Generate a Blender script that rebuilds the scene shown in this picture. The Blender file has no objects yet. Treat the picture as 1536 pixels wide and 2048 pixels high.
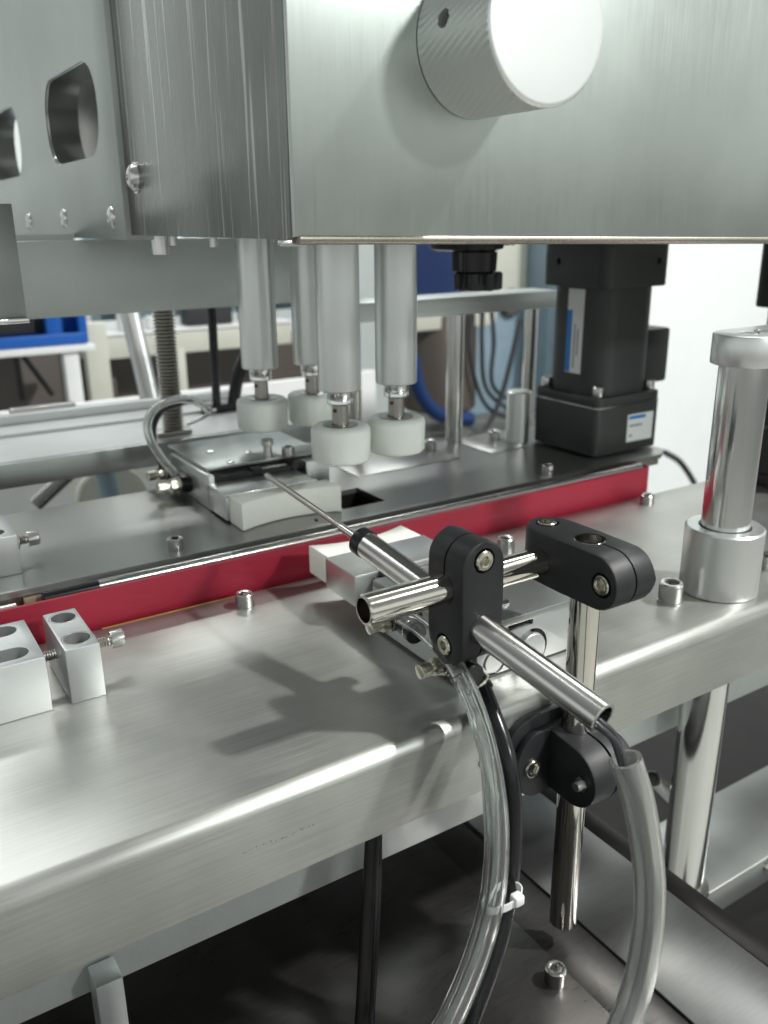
import bpy, bmesh, math, random
from mathutils import Vector, Matrix

# ---------------------------------------------------------------- camera, world, lamps
S = 0.0125            # one layout unit = 12.5 mm
scene = bpy.context.scene
col = scene.collection
cam_data = bpy.data.cameras.new("camera")
cam = bpy.data.objects.new("camera", cam_data)
col.objects.link(cam)
CR = Matrix(((0.84237, 0.17856, -0.50846), (-0.53883, 0.26388, -0.80002), (-0.00868, 0.94788, 0.3185)))
cam.matrix_world = Matrix.Translation((0, 0, 20 * S)) @ CR.to_4x4()
cam_data.sensor_fit = 'VERTICAL'
cam_data.sensor_height = 36
cam_data.sensor_width = 27
cam_data.lens = 30.48
cam_data.clip_start = 0.01
cam_data.clip_end = 50
cam_data.dof.use_dof = True
cam_data.dof.focus_distance = 38 * S
cam_data.dof.aperture_fstop = 8.0
scene.camera = cam
scene.view_settings.view_transform = 'Standard'
scene.view_settings.look = 'None'
scene.view_settings.exposure = 0.12
scene.view_settings.gamma = 1.0

world = bpy.data.worlds.new("World")
scene.world = world
world.use_nodes = True
wn = world.node_tree
wn.nodes.clear()
wo = wn.nodes.new('ShaderNodeOutputWorld')
wb = wn.nodes.new('ShaderNodeBackground')
tc = wn.nodes.new('ShaderNodeTexCoord')
sx = wn.nodes.new('ShaderNodeSeparateXYZ')
ramp = wn.nodes.new('ShaderNodeValToRGB')
mr = wn.nodes.new('ShaderNodeMapRange')
mr.inputs[1].default_value = -1; mr.inputs[2].default_value = 1
wn.links.new(tc.outputs['Generated'], sx.inputs[0])
wn.links.new(sx.outputs['Z'], mr.inputs[0])
wn.links.new(mr.outputs[0], ramp.inputs[0])
e = ramp.color_ramp.elements
e[0].position = 0.0; e[0].color = (0.07, 0.07, 0.067, 1)
e[1].position = 1.0; e[1].color = (0.42, 0.44, 0.43, 1)
for pos, c in ((0.26, (0.30, 0.28, 0.24, 1)), (0.38, (0.60, 0.58, 0.51, 1)), (0.47, (0.95, 1.0, 0.96, 1)), (0.60, (0.98, 1.04, 1.0, 1)), (0.71, (0.27, 0.28, 0.275, 1))):
    k = e.new(pos); k.color = c
wn.links.new(ramp.outputs[0], wb.inputs[0])
wb.inputs[1].default_value = 0.66
wn.links.new(wb.outputs[0], wo.inputs[0])

def lamp(name, at, target, sx_, sy_, power, color=(1, 1, 1), roll=None):
    d = bpy.data.lights.new(name, 'AREA')
    d.shape = 'RECTANGLE'; d.size = sx_ * S; d.size_y = sy_ * S
    d.energy = power; d.color = color
    o = bpy.data.objects.new(name, d)
    col.objects.link(o)
    p = Vector(at) * S; t = Vector(target) * S
    z = (p - t).normalized()
    x = Vector(roll) if roll else Vector((1, 0, 0))
    y = z.cross(x).normalized(); x = y.cross(z)
    m = Matrix((x, y, z)).transposed().to_4x4()
    m.translation = p
    o.matrix_world = m
    return o
# key lamp: right, in front, above (direction from the cast shadows)
lamp('key_lamp', (20 + 4.2 * 22, 28 - 3.2 * 22, 6.1 * 22), (20, 28, 0), 7, 7, 54, (1, 0.985, 0.95))
# second softer lamp farther forward
lamp('second_lamp', (15 + 4.3 * 14, 30 - 11 * 14, 6.4 * 14), (15, 30, 0), 14, 9, 15, (0.95, 1, 0.97))
# ceiling battens of the hall
lamp('ceiling_lamp', (60, 230, 190), (40, 130, 0), 260, 20, 55, (0.97, 1, 0.98))
lamp('ceiling_lamp', (-60, 130, 230), (20, 40, 0), 14, 200, 12, (0.97, 1, 0.98), (0.6, 0.8, 0))
lamp('ceiling_lamp', (190, 60, 170), (40, 40, 0), 200, 30, 14, (0.97, 1, 0.98), (0.2, 1, 0))

# ---------------------------------------------------------------- materials
def rgba(c): return (c[0], c[1], c[2], 1)
def new_mat(name):
    m = bpy.data.materials.new(name); m.use_nodes = True
    return m, m.node_tree, m.node_tree.nodes['Principled BSDF']
def mat(name, base, metal=0.0, rough=0.5, noise=None, spread=0.12, bump=0.0, rvar=0.0,
        aniso=0.0, tangent=None, emit=None, sss=0.0, trans=0.0, ior=1.45, scratches=None, coat=0.0, specks=0.0):
    """noise = (sx, sy, sz) frequency per metre in object space"""
    m, nt, b = new_mat(name)
    N = nt.nodes; L = nt.links
    b.inputs['Base Color'].default_value = rgba(base)
    b.inputs['Metallic'].default_value = metal
    b.inputs['Roughness'].default_value = rough
    b.inputs['IOR'].default_value = ior
    b.inputs['Transmission Weight'].default_value = trans
    b.inputs['Coat Weight'].default_value = coat
    if sss:
        b.inputs['Subsurface Weight'].default_value = sss
        b.inputs['Subsurface Radius'].default_value = (0.006, 0.006, 0.005)
        b.inputs['Subsurface Scale'].default_value = 1.0
    if aniso:
        b.inputs['Anisotropic'].default_value = aniso
        if tangent:
            cx = N.new('ShaderNodeCombineXYZ')
            for i in range(3): cx.inputs[i].default_value = tangent[i]
            L.new(cx.outputs[0], b.inputs['Tangent'])
    if noise:
        t = N.new('ShaderNodeTexCoord'); mp = N.new('ShaderNodeMapping')
        mp.inputs['Scale'].default_value = noise
        L.new(t.outputs['Object'], mp.inputs[0])
        n = N.new('ShaderNodeTexNoise'); n.inputs['Scale'].default_value = 1.0
        n.inputs['Detail'].default_value = 3.0; n.inputs['Roughness'].default_value = 0.6
        L.new(mp.outputs[0], n.inputs['Vector'])
        # large uneven patches
        n2 = N.new('ShaderNodeTexNoise'); n2.inputs['Scale'].default_value = 28.0
        n2.inputs['Detail'].default_value = 4.0
        L.new(t.outputs['Object'], n2.inputs['Vector'])
        add = N.new('ShaderNodeMath'); add.operation = 'MULTIPLY_ADD'
        L.new(n2.outputs['Fac'], add.inputs[0]); add.inputs[1].default_value = 0.6
        L.new(n.outputs['Fac'], add.inputs[2])
        cr = N.new('ShaderNodeMapRange'); cr.inputs[1].default_value = 0.45; cr.inputs[2].default_value = 1.15
        cr.inputs[3].default_value = 1 - spread; cr.inputs[4].default_value = 1 + spread
        L.new(add.outputs[0], cr.inputs[0])
        mul = N.new('ShaderNodeVectorMath'); mul.operation = 'SCALE'
        mul.inputs[0].default_value = base
        L.new(cr.outputs[0], mul.inputs['Scale'])
        L.new(mul.outputs[0], b.inputs['Base Color'])
        if specks:
            n5 = N.new('ShaderNodeTexNoise'); n5.inputs['Scale'].default_value = 260.0
            n5.inputs['Detail'].default_value = 6.0; n5.inputs['Roughness'].default_value = 0.7
            L.new(t.outputs['Object'], n5.inputs['Vector'])
            m5 = N.new('ShaderNodeMapRange'); m5.inputs[1].default_value = 0.69; m5.inputs[2].default_value = 0.76
            m5.inputs[3].default_value = 1.0; m5.inputs[4].default_value = 1.0 - specks
            L.new(n5.outputs['Fac'], m5.inputs[0])
            n6 = N.new('ShaderNodeTexNoise'); n6.inputs['Scale'].default_value = 9.0; n6.inputs['Detail'].default_value = 5.0
            L.new(t.outputs['Object'], n6.inputs['Vector'])
            m6 = N.new('ShaderNodeMapRange'); m6.inputs[1].default_value = 0.35; m6.inputs[2].default_value = 0.7
            m6.inputs[3].default_value = 0.90; m6.inputs[4].default_value = 1.08
            L.new(n6.outputs['Fac'], m6.inputs[0])
            q5 = N.new('ShaderNodeMath'); q5.operation = 'MULTIPLY'
            L.new(m5.outputs[0], q5.inputs[0]); L.new(m6.outputs[0], q5.inputs[1])
            q6 = N.new('ShaderNodeVectorMath'); q6.operation = 'SCALE'
            L.new(mul.outputs[0], q6.inputs[0]); L.new(q5.outputs[0], q6.inputs['Scale'])
            L.new(q6.outputs[0], b.inputs['Base Color'])
        if rvar:
            rr = N.new('ShaderNodeMapRange'); rr.inputs[1].default_value = 0.4; rr.inputs[2].default_value = 1.2
            rr.inputs[3].default_value = max(0.02, rough - rvar); rr.inputs[4].default_value = rough + rvar
            L.new(add.outputs[0], rr.inputs[0]); L.new(rr.outputs[0], b.inputs['Roughness'])
        if bump:
            bp = N.new('ShaderNodeBump'); bp.inputs['Strength'].default_value = bump
            bp.inputs['Distance'].default_value = 0.0004
            h = n.outputs['Fac']
            if scratches:
                mp2 = N.new('ShaderNodeMapping'); mp2.inputs['Scale'].default_value = scratches
                mp2.inputs['Rotation'].default_value = (0.16, 0, 0)
                L.new(t.outputs['Object'], mp2.inputs[0])
                n3 = N.new('ShaderNodeTexNoise'); n3.inputs['Scale'].default_value = 1.0
                n3.inputs['Detail'].default_value = 1.0
                L.new(mp2.outputs[0], n3.inputs['Vector'])
                pw = N.new('ShaderNodeMapRange'); pw.inputs[1].default_value = 0.61; pw.inputs[2].default_value = 0.70
                pw.inputs[3].default_value = 0; pw.inputs[4].default_value = 1
                L.new(n3.outputs['Fac'], pw.inputs[0])
                ad = N.new('ShaderNodeMath'); ad.operation = 'MULTIPLY_ADD'
                L.new(pw.outputs[0], ad.inputs[0]); ad.inputs[1].default_value = -1.2
                L.new(n.outputs['Fac'], ad.inputs[2]); h = ad.outputs[0]
                sc_ = N.new('ShaderNodeMath'); sc_.operation = 'MULTIPLY_ADD'
                L.new(pw.outputs[0], sc_.inputs[0]); sc_.inputs[1].default_value = 0.9
                L.new(cr.outputs[0], sc_.inputs[2]); L.new(sc_.outputs[0], mul.inputs['Scale'])
            L.new(h, bp.inputs['Height']); L.new(bp.outputs[0], b.inputs['Normal'])
    return m

M = {}
M['brushed_x'] = mat('brushed_steel', (0.45, 0.46, 0.435), 0.94, 0.38, (16, 900, 900), 0.16, 0.15, 0.05, 0.62, (0, 1, 1), specks=0.5)
M['brushed_rear'] = mat('rear_brushed_steel', (0.36, 0.365, 0.35), 0.95, 0.32, (50, 1500, 1500), 0.10, 0.12, 0.05, 0.75, (0, 1, 1))
M['brushed_z'] = mat('upright_brushed_steel', (0.53, 0.57, 0.54), 0.96, 0.34, (1400, 1400, 30), 0.03, 0.02, 0.06, 0.3, (1, 0, 0), specks=0.25)
M['scratched'] = mat('scratched_steel', (0.27, 0.275, 0.27), 1.0, 0.26, (1000, 1000, 20), 0.22, 0.16, 0.06, 0.6, (0, 1, 0), scratches=(400, 330, 9))
M['plate_grey'] = mat('grey_steel_plate', (0.38, 0.40, 0.39), 0.9, 0.36, (700, 700, 700), 0.06, 0.05, 0.05, specks=0.3)
M['pale_plate'] = mat('pale_satin_plate', (0.66, 0.70, 0.68), 0.5, 0.40, (500, 500, 500), 0.05, 0.04, 0.05, specks=0.2)
M['alu'] = mat('anodised_aluminium', (0.76, 0.78, 0.77), 0.85, 0.30, (3000, 3000, 3000), 0.06, 0.08)
M['alu_bright'] = mat('blasted_aluminium', (0.54, 0.56, 0.56), 0.82, 0.40, (3000, 3000, 3000), 0.05, 0.10)
M['alu_edge'] = mat('machined_aluminium', (0.85, 0.86, 0.85), 1.0, 0.16)
M['knob'] = mat('satin_knob_aluminium', (0.84, 0.86, 0.85), 0.72, 0.33, (2000, 2000, 2000), 0.04, 0.05)
M['chrome'] = mat('polished_tube', (0.80, 0.77, 0.71), 1.0, 0.08, (300, 300, 300), 0.03, 0.02, 0.02)
M['satin'] = mat('satin_tube', (0.62, 0.61, 0.59), 1.0, 0.20, (1200, 1200, 1200), 0.05, 0.04, 0.03)
M['rod'] = mat('hardened_rod', (0.80, 0.81, 0.80), 1.0, 0.14, (800, 800, 20), 0.05, 0.02, 0.02)
M['screw'] = mat('stainless_screw', (0.66, 0.655, 0.64), 1.0, 0.22, (900, 900, 900), 0.08, 0.05)
M['nickel'] = mat('nickel_fitting', (0.66, 0.63, 0.55), 1.0, 0.20)
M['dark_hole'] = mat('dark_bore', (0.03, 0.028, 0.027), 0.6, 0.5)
M['black'] = mat('black_nylon', (0.013, 0.014, 0.016), 0.0, 0.45, (2500, 2500, 2500), 0.2, 0.25)
M['black_gloss'] = mat('black_polymer', (0.012, 0.012, 0.014), 0.0, 0.25)
M['motor'] = mat('dark_grey_casting', (0.045, 0.047, 0.047), 0.2, 0.45, (900, 900, 900), 0.25, 0.25)
M['red'] = mat('red_belt_cover', (0.44, 0.018, 0.05), 0.0, 0.55, (90, 900, 400), 0.14, 0.06, 0.15, specks=0.4)
M['silicone'] = mat('milky_silicone', (0.88, 0.92, 0.87), 0.0, 0.32, None, sss=0.6, trans=0.08)
M['pad'] = mat('soft_white_pad', (0.86, 0.88, 0.82), 0.0, 0.45, (200, 200, 900), 0.04, 0.03, 0, sss=0.3)
M['cable'] = mat('dark_grey_cable', (0.035, 0.036, 0.042), 0.0, 0.35)
M['white_tie'] = mat('white_nylon', (0.78, 0.80, 0.80), 0.0, 0.35, sss=0.2)
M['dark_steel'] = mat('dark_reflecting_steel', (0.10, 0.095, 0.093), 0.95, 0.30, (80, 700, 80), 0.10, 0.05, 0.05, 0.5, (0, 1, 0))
M['panel_steel'] = mat('pale_reflection_steel', (0.22, 0.22, 0.22), 0.95, 0.32, (80, 700, 80), 0.08, 0.04, 0.05)
M['deep'] = mat('below_deck_dark_steel', (0.018, 0.016, 0.016), 0.6, 0.36, (60, 60, 60), 0.2, 0.05)  # near-black colour keeps the deep hole below the deck dark
M['brown_rust'] = mat('rust_stain', (0.10, 0.03, 0.015), 0.0, 0.7)
M['thread'] = mat('threaded_steel', (0.48, 0.46, 0.43), 1.0, 0.3)
M['white'] = mat('white_paint', (0.78, 0.80, 0.80), 0.0, 0.35, (30, 30, 30), 0.04)
M['white_wall'] = mat('white_wall_paint', (0.86, 0.90, 0.90), 0.0, 0.6, (6, 6, 6), 0.03)
M['blue'] = mat('blue_plastic', (0.01, 0.10, 0.42), 0.0, 0.4)
M['deep_blue'] = mat('deep_blue_rubber', (0.006, 0.03, 0.13), 0.0, 0.45)
M['navy'] = mat('navy_cabinet_paint', (0.012, 0.03, 0.11), 0.0, 0.4, (20, 20, 20), 0.08)
M['pale_blue'] = mat('pale_blue_paint', (0.24, 0.33, 0.40), 0.0, 0.5, (20, 20, 20), 0.08)
M['cream'] = mat('cream_paint', (0.62, 0.63, 0.55), 0.0, 0.5, (20, 20, 20), 0.06)
M['brown'] = mat('dull_brown_paint', (0.09, 0.075, 0.065), 0.0, 0.55, (20, 20, 20), 0.1)
M['darkbg'] = mat('dark_bin_shade_and_crate', (0.03, 0.032, 0.036), 0.0, 0.6)
M['olive'] = mat('dull_olive_top', (0.16, 0.16, 0.14), 0.0, 0.45)
M['grey_floor'] = mat('hall_floor_paint', (0.45, 0.45, 0.42), 0.0, 0.45, (4, 4, 4), 0.1)
M['yellow'] = mat('yellow_film', (0.65, 0.42, 0.08), 0.0, 0.4)
M['tan'] = mat('tan_plastic', (0.50, 0.40, 0.28), 0.0, 0.5)
M['brass'] = mat('brass', (0.55, 0.40, 0.14), 1.0, 0.3)
M['label_white'] = mat('label_paper', (0.72, 0.74, 0.74), 0.0, 0.35)
M['label_blue'] = mat('label_blue_print', (0.02, 0.20, 0.55), 0.0, 0.35)
M['label_ink'] = mat('label_ink', (0.10, 0.11, 0.13), 0.0, 0.4)
M['brown_band'] = mat('brown_lip_and_reflection', (0.34, 0.31, 0.27), 1.0, 0.42, (500, 500, 500), 0.3, 0.05)  # brown of the head lip, also used for the painted edge reflection
def hose_mat(name, tint, rough, weight):
    m, nt, b = new_mat(name)
    b.inputs['Base Color'].default_value = rgba(tint)
    b.inputs['Roughness'].default_value = rough
    b.inputs['IOR'].default_value = 1.42
    b.inputs['Transmission Weight'].default_value = weight
    return m
M['clear_hose'] = hose_mat('clear_polyurethane', (0.96, 0.98, 0.97), 0.05, 0.96)
M['sleeve'] = hose_mat('cloudy_pvc', (0.88, 0.90, 0.87), 0.14, 0.90)

# ---------------------------------------------------------------- mesh helpers (layout units in, metres out)
def V(p): return Vector(p)
def face(bm, vs, flip=False):
    try:
        return bm.faces.new(list(reversed(vs)) if flip else vs)
    except ValueError:
        return None
def box(bm, x0, x1, y0, y1, z0, z1, bev=0.0, seg=2, mtx=None):
    t = bmesh.new()
    bmesh.ops.create_cube(t, size=1.0)
    for v in t.verts:
        v.co = Vector(((x0 + x1) / 2 + v.co.x * (x1 - x0), (y0 + y1) / 2 + v.co.y * (y1 - y0), (z0 + z1) / 2 + v.co.z * (z1 - z0)))
    if bev > 0:
        bmesh.ops.bevel(t, geom=t.edges[:], offset=bev, segments=seg, profile=0.5, affect='EDGES')
    merge(bm, t, mtx)
def merge(bm, t, mtx=None):
    if mtx: t.transform(mtx)
    me = bpy.data.meshes.new('tmp'); t.to_mesh(me); t.free()
    bm.from_mesh(me); bpy.data.meshes.remove(me)
def frame(d):
    d = Vector(d).normalized()
    a = Vector((0, 0, 1)) if abs(d.z) < 0.9 else Vector((1, 0, 0))
    u = a.cross(d).normalized(); w = d.cross(u)
    return u, w, d
def lathe(bm, p0, d, prof, seg=32, cap0=True, cap1=True, phase=0.0):
    """prof: list of (t, r) where r may be a function of the angle"""
    u, w, d = frame(d); p0 = Vector(p0); rings = []
    for t, r in prof:
        ring = []
        for i in range(seg):
            a = 2 * math.pi * i / seg + phase
            rr = r(a) if callable(r) else r
            ring.append(bm.verts.new(p0 + d * t + (u * math.cos(a) + w * math.sin(a)) * max(rr, 1e-4)))
        rings.append(ring)
    for k in range(len(rings) - 1):
        for i in range(seg):
            face(bm, [rings[k][i], rings[k][(i + 1) % seg], rings[k + 1][(i + 1) % seg], rings[k + 1][i]])
    if cap0: face(bm, rings[0], True)
    if cap1: face(bm, rings[-1])
def rod(bm, p0, p1, r, seg=24, ch=0.0, r2=None):
    p0 = Vector(p0); p1 = Vector(p1); l = (p1 - p0).length; r2 = r if r2 is None else r2
    if ch: pr = [(0, r - ch), (ch, r), (l - ch, r2), (l, r2 - ch)]
    else: pr = [(0, r), (l, r2)]
    lathe(bm, p0, p1 - p0, pr, seg)
def pipe(bm, p0, p1, ro, ri, seg=40, ch=0.04):
    p0 = Vector(p0); p1 = Vector(p1); l = (p1 - p0).length
    pr = [(l * 0.5, ri), (0.0, ri), (0.0, ri + 0.001), (0, ro - ch), (ch, ro), (l - ch, ro), (l, ro - ch), (l, ri), (l * 0.5, ri)]
    lathe(bm, p0, p1 - p0, pr, seg, False, False)
def spline(pts, n=10):
    P = [Vector(p) for p in pts]; P = [P[0] * 2 - P[1]] + P + [P[-1] * 2 - P[-2]]
    out = []
    for i in range(1, len(P) - 2):
        for k in range(n):
            t = k / n; a, b, c, d = P[i - 1], P[i], P[i + 1], P[i + 2]
            out.append(0.5 * ((2 * b) + (c - a) * t + (2 * a - 5 * b + 4 * c - d) * t * t + (3 * b - a - 3 * c + d) * t ** 3))
    out.append(P[-2]); return out
def sweep(bm, pts, r, seg=16, n=10, inner=None, smooth_pts=True, taper=None):
    P = spline(pts, n) if smooth_pts else [Vector(p) for p in pts]
    d0 = (P[1] - P[0]).normalized(); u, w, _ = frame(d0)
    rings_o, rings_i = [], []
    for k, p in enumerate(P):
        d = (P[min(k + 1, len(P) - 1)] - P[max(k - 1, 0)]).normalized()
        u = (u - d * u.dot(d)).normalized(); w = d.cross(u)
        for rings, rad in ((rings_o, r), (rings_i, inner)):
            if rad is None: continue
            rings.append([bm.verts.new(p + (u * math.cos(2 * math.pi * i / seg) + w * math.sin(2 * math.pi * i / seg)) * rad) for i in range(seg)])
    for rings, fl in ((rings_o, False), (rings_i, True)):
        for k in range(len(rings) - 1):
            for i in range(seg):
                face(bm, [rings[k][i], rings[k][(i + 1) % seg], rings[k + 1][(i + 1) % seg], rings[k + 1][i]], fl)
    if inner is None:
        face(bm, rings_o[0], True); face(bm, rings_o[-1])
    else:
        for k, fl in ((0, True), (-1, False)):
            for i in range(seg):
                j = (i + 1) % seg
                face(bm, [rings_o[k][i], rings_o[k][j], rings_i[k][j], rings_i[k][i]], fl)
def prism(bm, poly, axis, a0, a1, bev=0.0):
    """poly in the two remaining axes (order x,y,z without axis)"""
    t = bmesh.new()
    def mk(p, a):
        if axis == 'x': return Vector((a, p[0], p[1]))
        if axis == 'y': return Vector((p[0], a, p[1]))
        return Vector((p[0], p[1], a))
    A = [t.verts.new(mk(p, a0)) for p in poly]; B = [t.verts.new(mk(p, a1)) for p in poly]
    n = len(poly)
    face(t, A, True); face(t, B)
    for i in range(n): face(t, [A[i], A[(i + 1) % n], B[(i + 1) % n], B[i]])
    bmesh.ops.recalc_face_normals(t, faces=t.faces[:])
    if bev: 
        ed = [e_ for e_ in t.edges if (e_.verts[0] in A and e_.verts[1] in A) or (e_.verts[0] in B and e_.verts[1] in B)]
        bmesh.ops.bevel(t, geom=ed, offset=bev, segments=2, profile=0.5, affect='EDGES')
    merge(bm, t)
def rounded(poly, r, n=5):
    out = []
    m = len(poly)
    for i in range(m):
        p = Vector(poly[i]); a = Vector(poly[i - 1]); b = Vector(poly[(i + 1) % m])
        da = (a - p); db = (b - p); q = min(r, da.length * 0.45, db.length * 0.45)
        s = p + da.normalized() * q; e_ = p + db.normalized() * q
        for k in range(n + 1):
            t = k / n
            out.append(tuple((s * (1 - t) ** 2 + p * 2 * t * (1 - t) + e_ * t * t)))
    return out
def hexr(r):
    return lambda a: r * math.cos(math.pi / 6) / math.cos((a % (math.pi / 3)) - math.pi / 6)

def rsq(cx, cy, h, r, n=8, hy=None):
    hy = hy or h; out = []
    for sx_, sy_, a0 in ((1, 1, 0), (-1, 1, 90), (-1, -1, 180), (1, -1, 270)):
        for k in range(n + 1):
            a = math.radians(a0 + 90 * k / n)
            out.append((cx + sx_ * (h - r) + r * math.cos(a), cy + sy_ * (hy - r) + r * math.sin(a)))
    return out
def build(name, bm, m, parent=None, smooth=40, mtx=None, cuts=None):
    """link bm as one mesh object; cuts = list of bmesh cutters (layout units)"""
    if mtx: bm.transform(mtx)
    bmesh.ops.recalc_face_normals(bm, faces=bm.faces[:]) if cuts else None
    off = Vector((0, 0, 0)); q = parent
    while q is not None:
        off += q.location; q = q.parent
    me = bpy.data.meshes.new(name)
    bm.transform(Matrix.Scale(S, 4)); bm.transform(Matrix.Translation(-off))
    bm.to_mesh(me); bm.free()
    o = bpy.data.objects.new(name, me); col.objects.link(o)
    if parent: o.parent = parent
    if cuts:
        tmp = []
        for c in cuts:
            bmesh.ops.recalc_face_normals(c, faces=c.faces[:])
            c.transform(Matrix.Scale(S, 4)); c.transform(Matrix.Translation(-off))
            cm = bpy.data.meshes.new('cut'); c.to_mesh(cm); c.free()
            co = bpy.data.objects.new('cut', cm); col.objects.link(co); co.location = off
            co.matrix_world = Matrix.Translation(off)
            md = o.modifiers.new('b', 'BOOLEAN'); md.object = co; md.operation = 'DIFFERENCE'; md.solver = 'EXACT'
            tmp.append(co)
        bpy.context.view_layer.update()
        dg = bpy.context.evaluated_depsgraph_get()
        nm = bpy.data.meshes.new_from_object(o.evaluated_get(dg))
        o.modifiers.clear(); o.data = nm; me = nm; nm.name = name
        for co in tmp: bpy.data.objects.remove(co)
    me.materials.clear(); me.materials.append(m)
    if smooth:
        for p in me.polygons: p.use_smooth = True
        me.set_sharp_from_angle(angle=math.radians(smooth))
    return o
def tag(o, label, cat, group=None, kind=None):
    o['label'] = label; o['category'] = cat
    if group: o['group'] = group
    if kind: o['kind'] = kind
    return o
def thing(name, loc, label, cat, group=None):
    o = bpy.data.objects.new(name, None); col.objects.link(o)
    o.empty_display_size = 0.01
    o.location = Vector(loc) * S
    return tag(o, label, cat, group)
def structure(o):
    o['kind'] = 'structure'; return o
def copy_tree(o, parent=None):
    c = o.copy(); col.objects.link(c); c.parent = parent
    for ch in [x for x in bpy.data.objects if x.parent == o]: copy_tree(ch, c)
    return c
def part(name, m, parent, fn, **kw):
    bm = bmesh.new(); fn(bm); return build(name, bm, m, parent, **kw)
def B(x0, x1, y0, y1, z0, z1, bev=0.0, seg=2): return lambda bm: box(bm, x0, x1, y0, y1, z0, z1, bev, seg)
def cutbox(*a, **k):
    c = bmesh.new(); box(c, *a, **k); return c
def cutrod(p0, p1, r, seg=32):
    c = bmesh.new(); rod(c, p0, p1, r, seg); return c

def socket_head(bm, p, d, r, h, knurl=True, seg=72):
    """cap screw head with hex recess: p on the seat, d outwards"""
    ch = r * 0.12
    kn = (lambda a: r * (1 - 0.035 * (0.5 + 0.5 * math.cos(a * 36)))) if knurl else r
    hr = hexr(r * 0.56)
    prof = [(0, r * 0.97), (ch * 0.5, kn), (h * 0.72, kn), (h * 0.78, r * 0.985), (h - ch, r * 0.985), (h, r - ch),
            (h, r * 0.70), (h - r * 0.06, hr), (h * 0.45, hr), (h * 0.42, r * 0.1)]
    lathe(bm, p, d, prof, seg)
def screw_thing(parent, p, r, h, washer=False, d=(0, 0, 1), name='socket_screw', label=None):
    bm = bmesh.new()
    p = Vector(p)
    if washer:
        lathe(bm, p + Vector(d) * 0.002, d, [(0, r * 1.04), (h * 0.12, r * 1.04)], 40)
        p = p + Vector(d) * h * 0.13
    socket_head(bm, p, d, r, h)
    o = build(name, bm, M['screw'], parent, smooth=30)
    if label: o['label'] = label
    return o

# ---------------------------------------------------------------- front deck
deck = thing('front_deck', (30, 33, 0), 'brushed stainless steel front deck with a rolled front edge, in the foreground', 'machine deck')
X0, X1 = -12, 90
def deck_mesh(bm):
    prof = [(42.35, -0.02), (42.35, 0.0)]
    prof = [(42.35, -0.25), (42.35, 0.0), (25.65, 0.0)]
    r = 0.65
    for k in range(1, 13):
        a = math.pi / 2 * k / 12
        prof.append((25.65 - r * math.sin(a), -r + r * math.cos(a)))
    prof += [(25.0, -3.85), (25.2, -3.85), (25.2, -1.3), (25.4, -0.5), (26.0, -0.25)]
    prism(bm, prof, 'x', X0, X1)
part('deck_sheet', M['brushed_x'], deck, deck_mesh, smooth=35)
part('back_beam', M['pale_plate'], deck, B(X0, X1, 29.9, 30.6, -10.05, -0.3, 0.05))
part('deck_edge_film', M['yellow'], deck, B(9.5, 17.5, 42.34, 42.40, -0.02, 0.03))
part('drawn_mark', M['label_ink'], deck, lambda bm: (
    sweep(bm, [(20.865, 24.985, -2.385)[0:3] and tuple(Vector((20.865, 24.985, -2.385)) + Vector((0.22 * math.cos(a), 0, 0.24 * math.sin(a)))) for a in [k * math.pi / 8 for k in range(17)]], 0.022, 6, 2),
    box(bm, 20.861 - 0.1, 20.861 + 0.1, 24.965, 24.99, -2.380 - 0.02, -2.380 + 0.02)))
def stain(bm):
    random.seed(11)
    for k in range(26):
        t = k / 25
        x = 9.6 + 2.9 * t + random.uniform(-0.05, 0.05); z = -2.05 + 0.02 * math.sin(9 * t) + random.uniform(-0.06, 0.06)
        w = random.uniform(0.02, 0.09)
        box(bm, x, x + w, 24.992, 24.998, z, z + random.uniform(0.012, 0.035))
o_ = part('stain_marks', M['brown'], deck, stain); o_['kind'] = 'stuff'
screw_thing(deck, (16.839, 40.800, 0.000), 0.5, 0.72, True, label='cap screw near the red belt')
screw_thing(deck, (36.583, 28.346, 0.000), 0.66, 1.05, True, label='large knurled cap screw beside the column')
screw_thing(deck, (34.079, 39.267, 0.000), 0.55, 0.95)
screw_thing(deck, (48.987, 40.933, 0.000), 0.5, 0.75)
screw_thing(deck, (45.343, 28.302, 0.000), 0.55, 0.9)

# ---------------------------------------------------------------- rear deck
rear = thing('rear_deck', (30, 51, 2.3), 'darker brushed steel rear deck with a square cut-out, behind the red belt', 'machine deck')
bm = bmesh.new(); prism(bm, [(-12, 44.3), (54.2, 44.3), (55.7, 45.3), (55.7, 57.6), (-12, 57.6)], 'z', 1.95, 2.3)
build('deck_sheet', bm, M['brushed_rear'], rear, cuts=[cutbox(26.4, 29.6, 46.4, 50.0, 1.0, 3.0), cutrod((23.727, 45.286, 2.300), (25.470, 48.612, 1.000), 0.18, 20)])
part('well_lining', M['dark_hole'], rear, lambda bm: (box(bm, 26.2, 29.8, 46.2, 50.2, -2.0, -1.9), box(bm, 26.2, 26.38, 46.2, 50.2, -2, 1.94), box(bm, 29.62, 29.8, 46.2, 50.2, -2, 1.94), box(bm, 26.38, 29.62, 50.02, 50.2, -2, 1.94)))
part('edge_reflection_strip', M['brown_band'], rear, B(-12, 54, 44.36, 44.6, 1.5, 1.94))  # brown strip stands in for the reflection below the plate edge
part('gap_dark_backing', M['dark_hole'], rear, B(-12, 53, 45.2, 45.6, -3, 1.48))  # dark plate added so the gap behind the belt stays black
for px, r, h in (((14.763, 45.378, 2.300), 0.45, 0.75), ((39.691, 55.428, 2.300), 0.5, 0.9), ((46.078, 55.098, 2.300), 0.5, 0.9), ((42.803, 45.009, 2.300), 0.42, 0.75)):
    screw_thing(rear, px, r, h)
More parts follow.
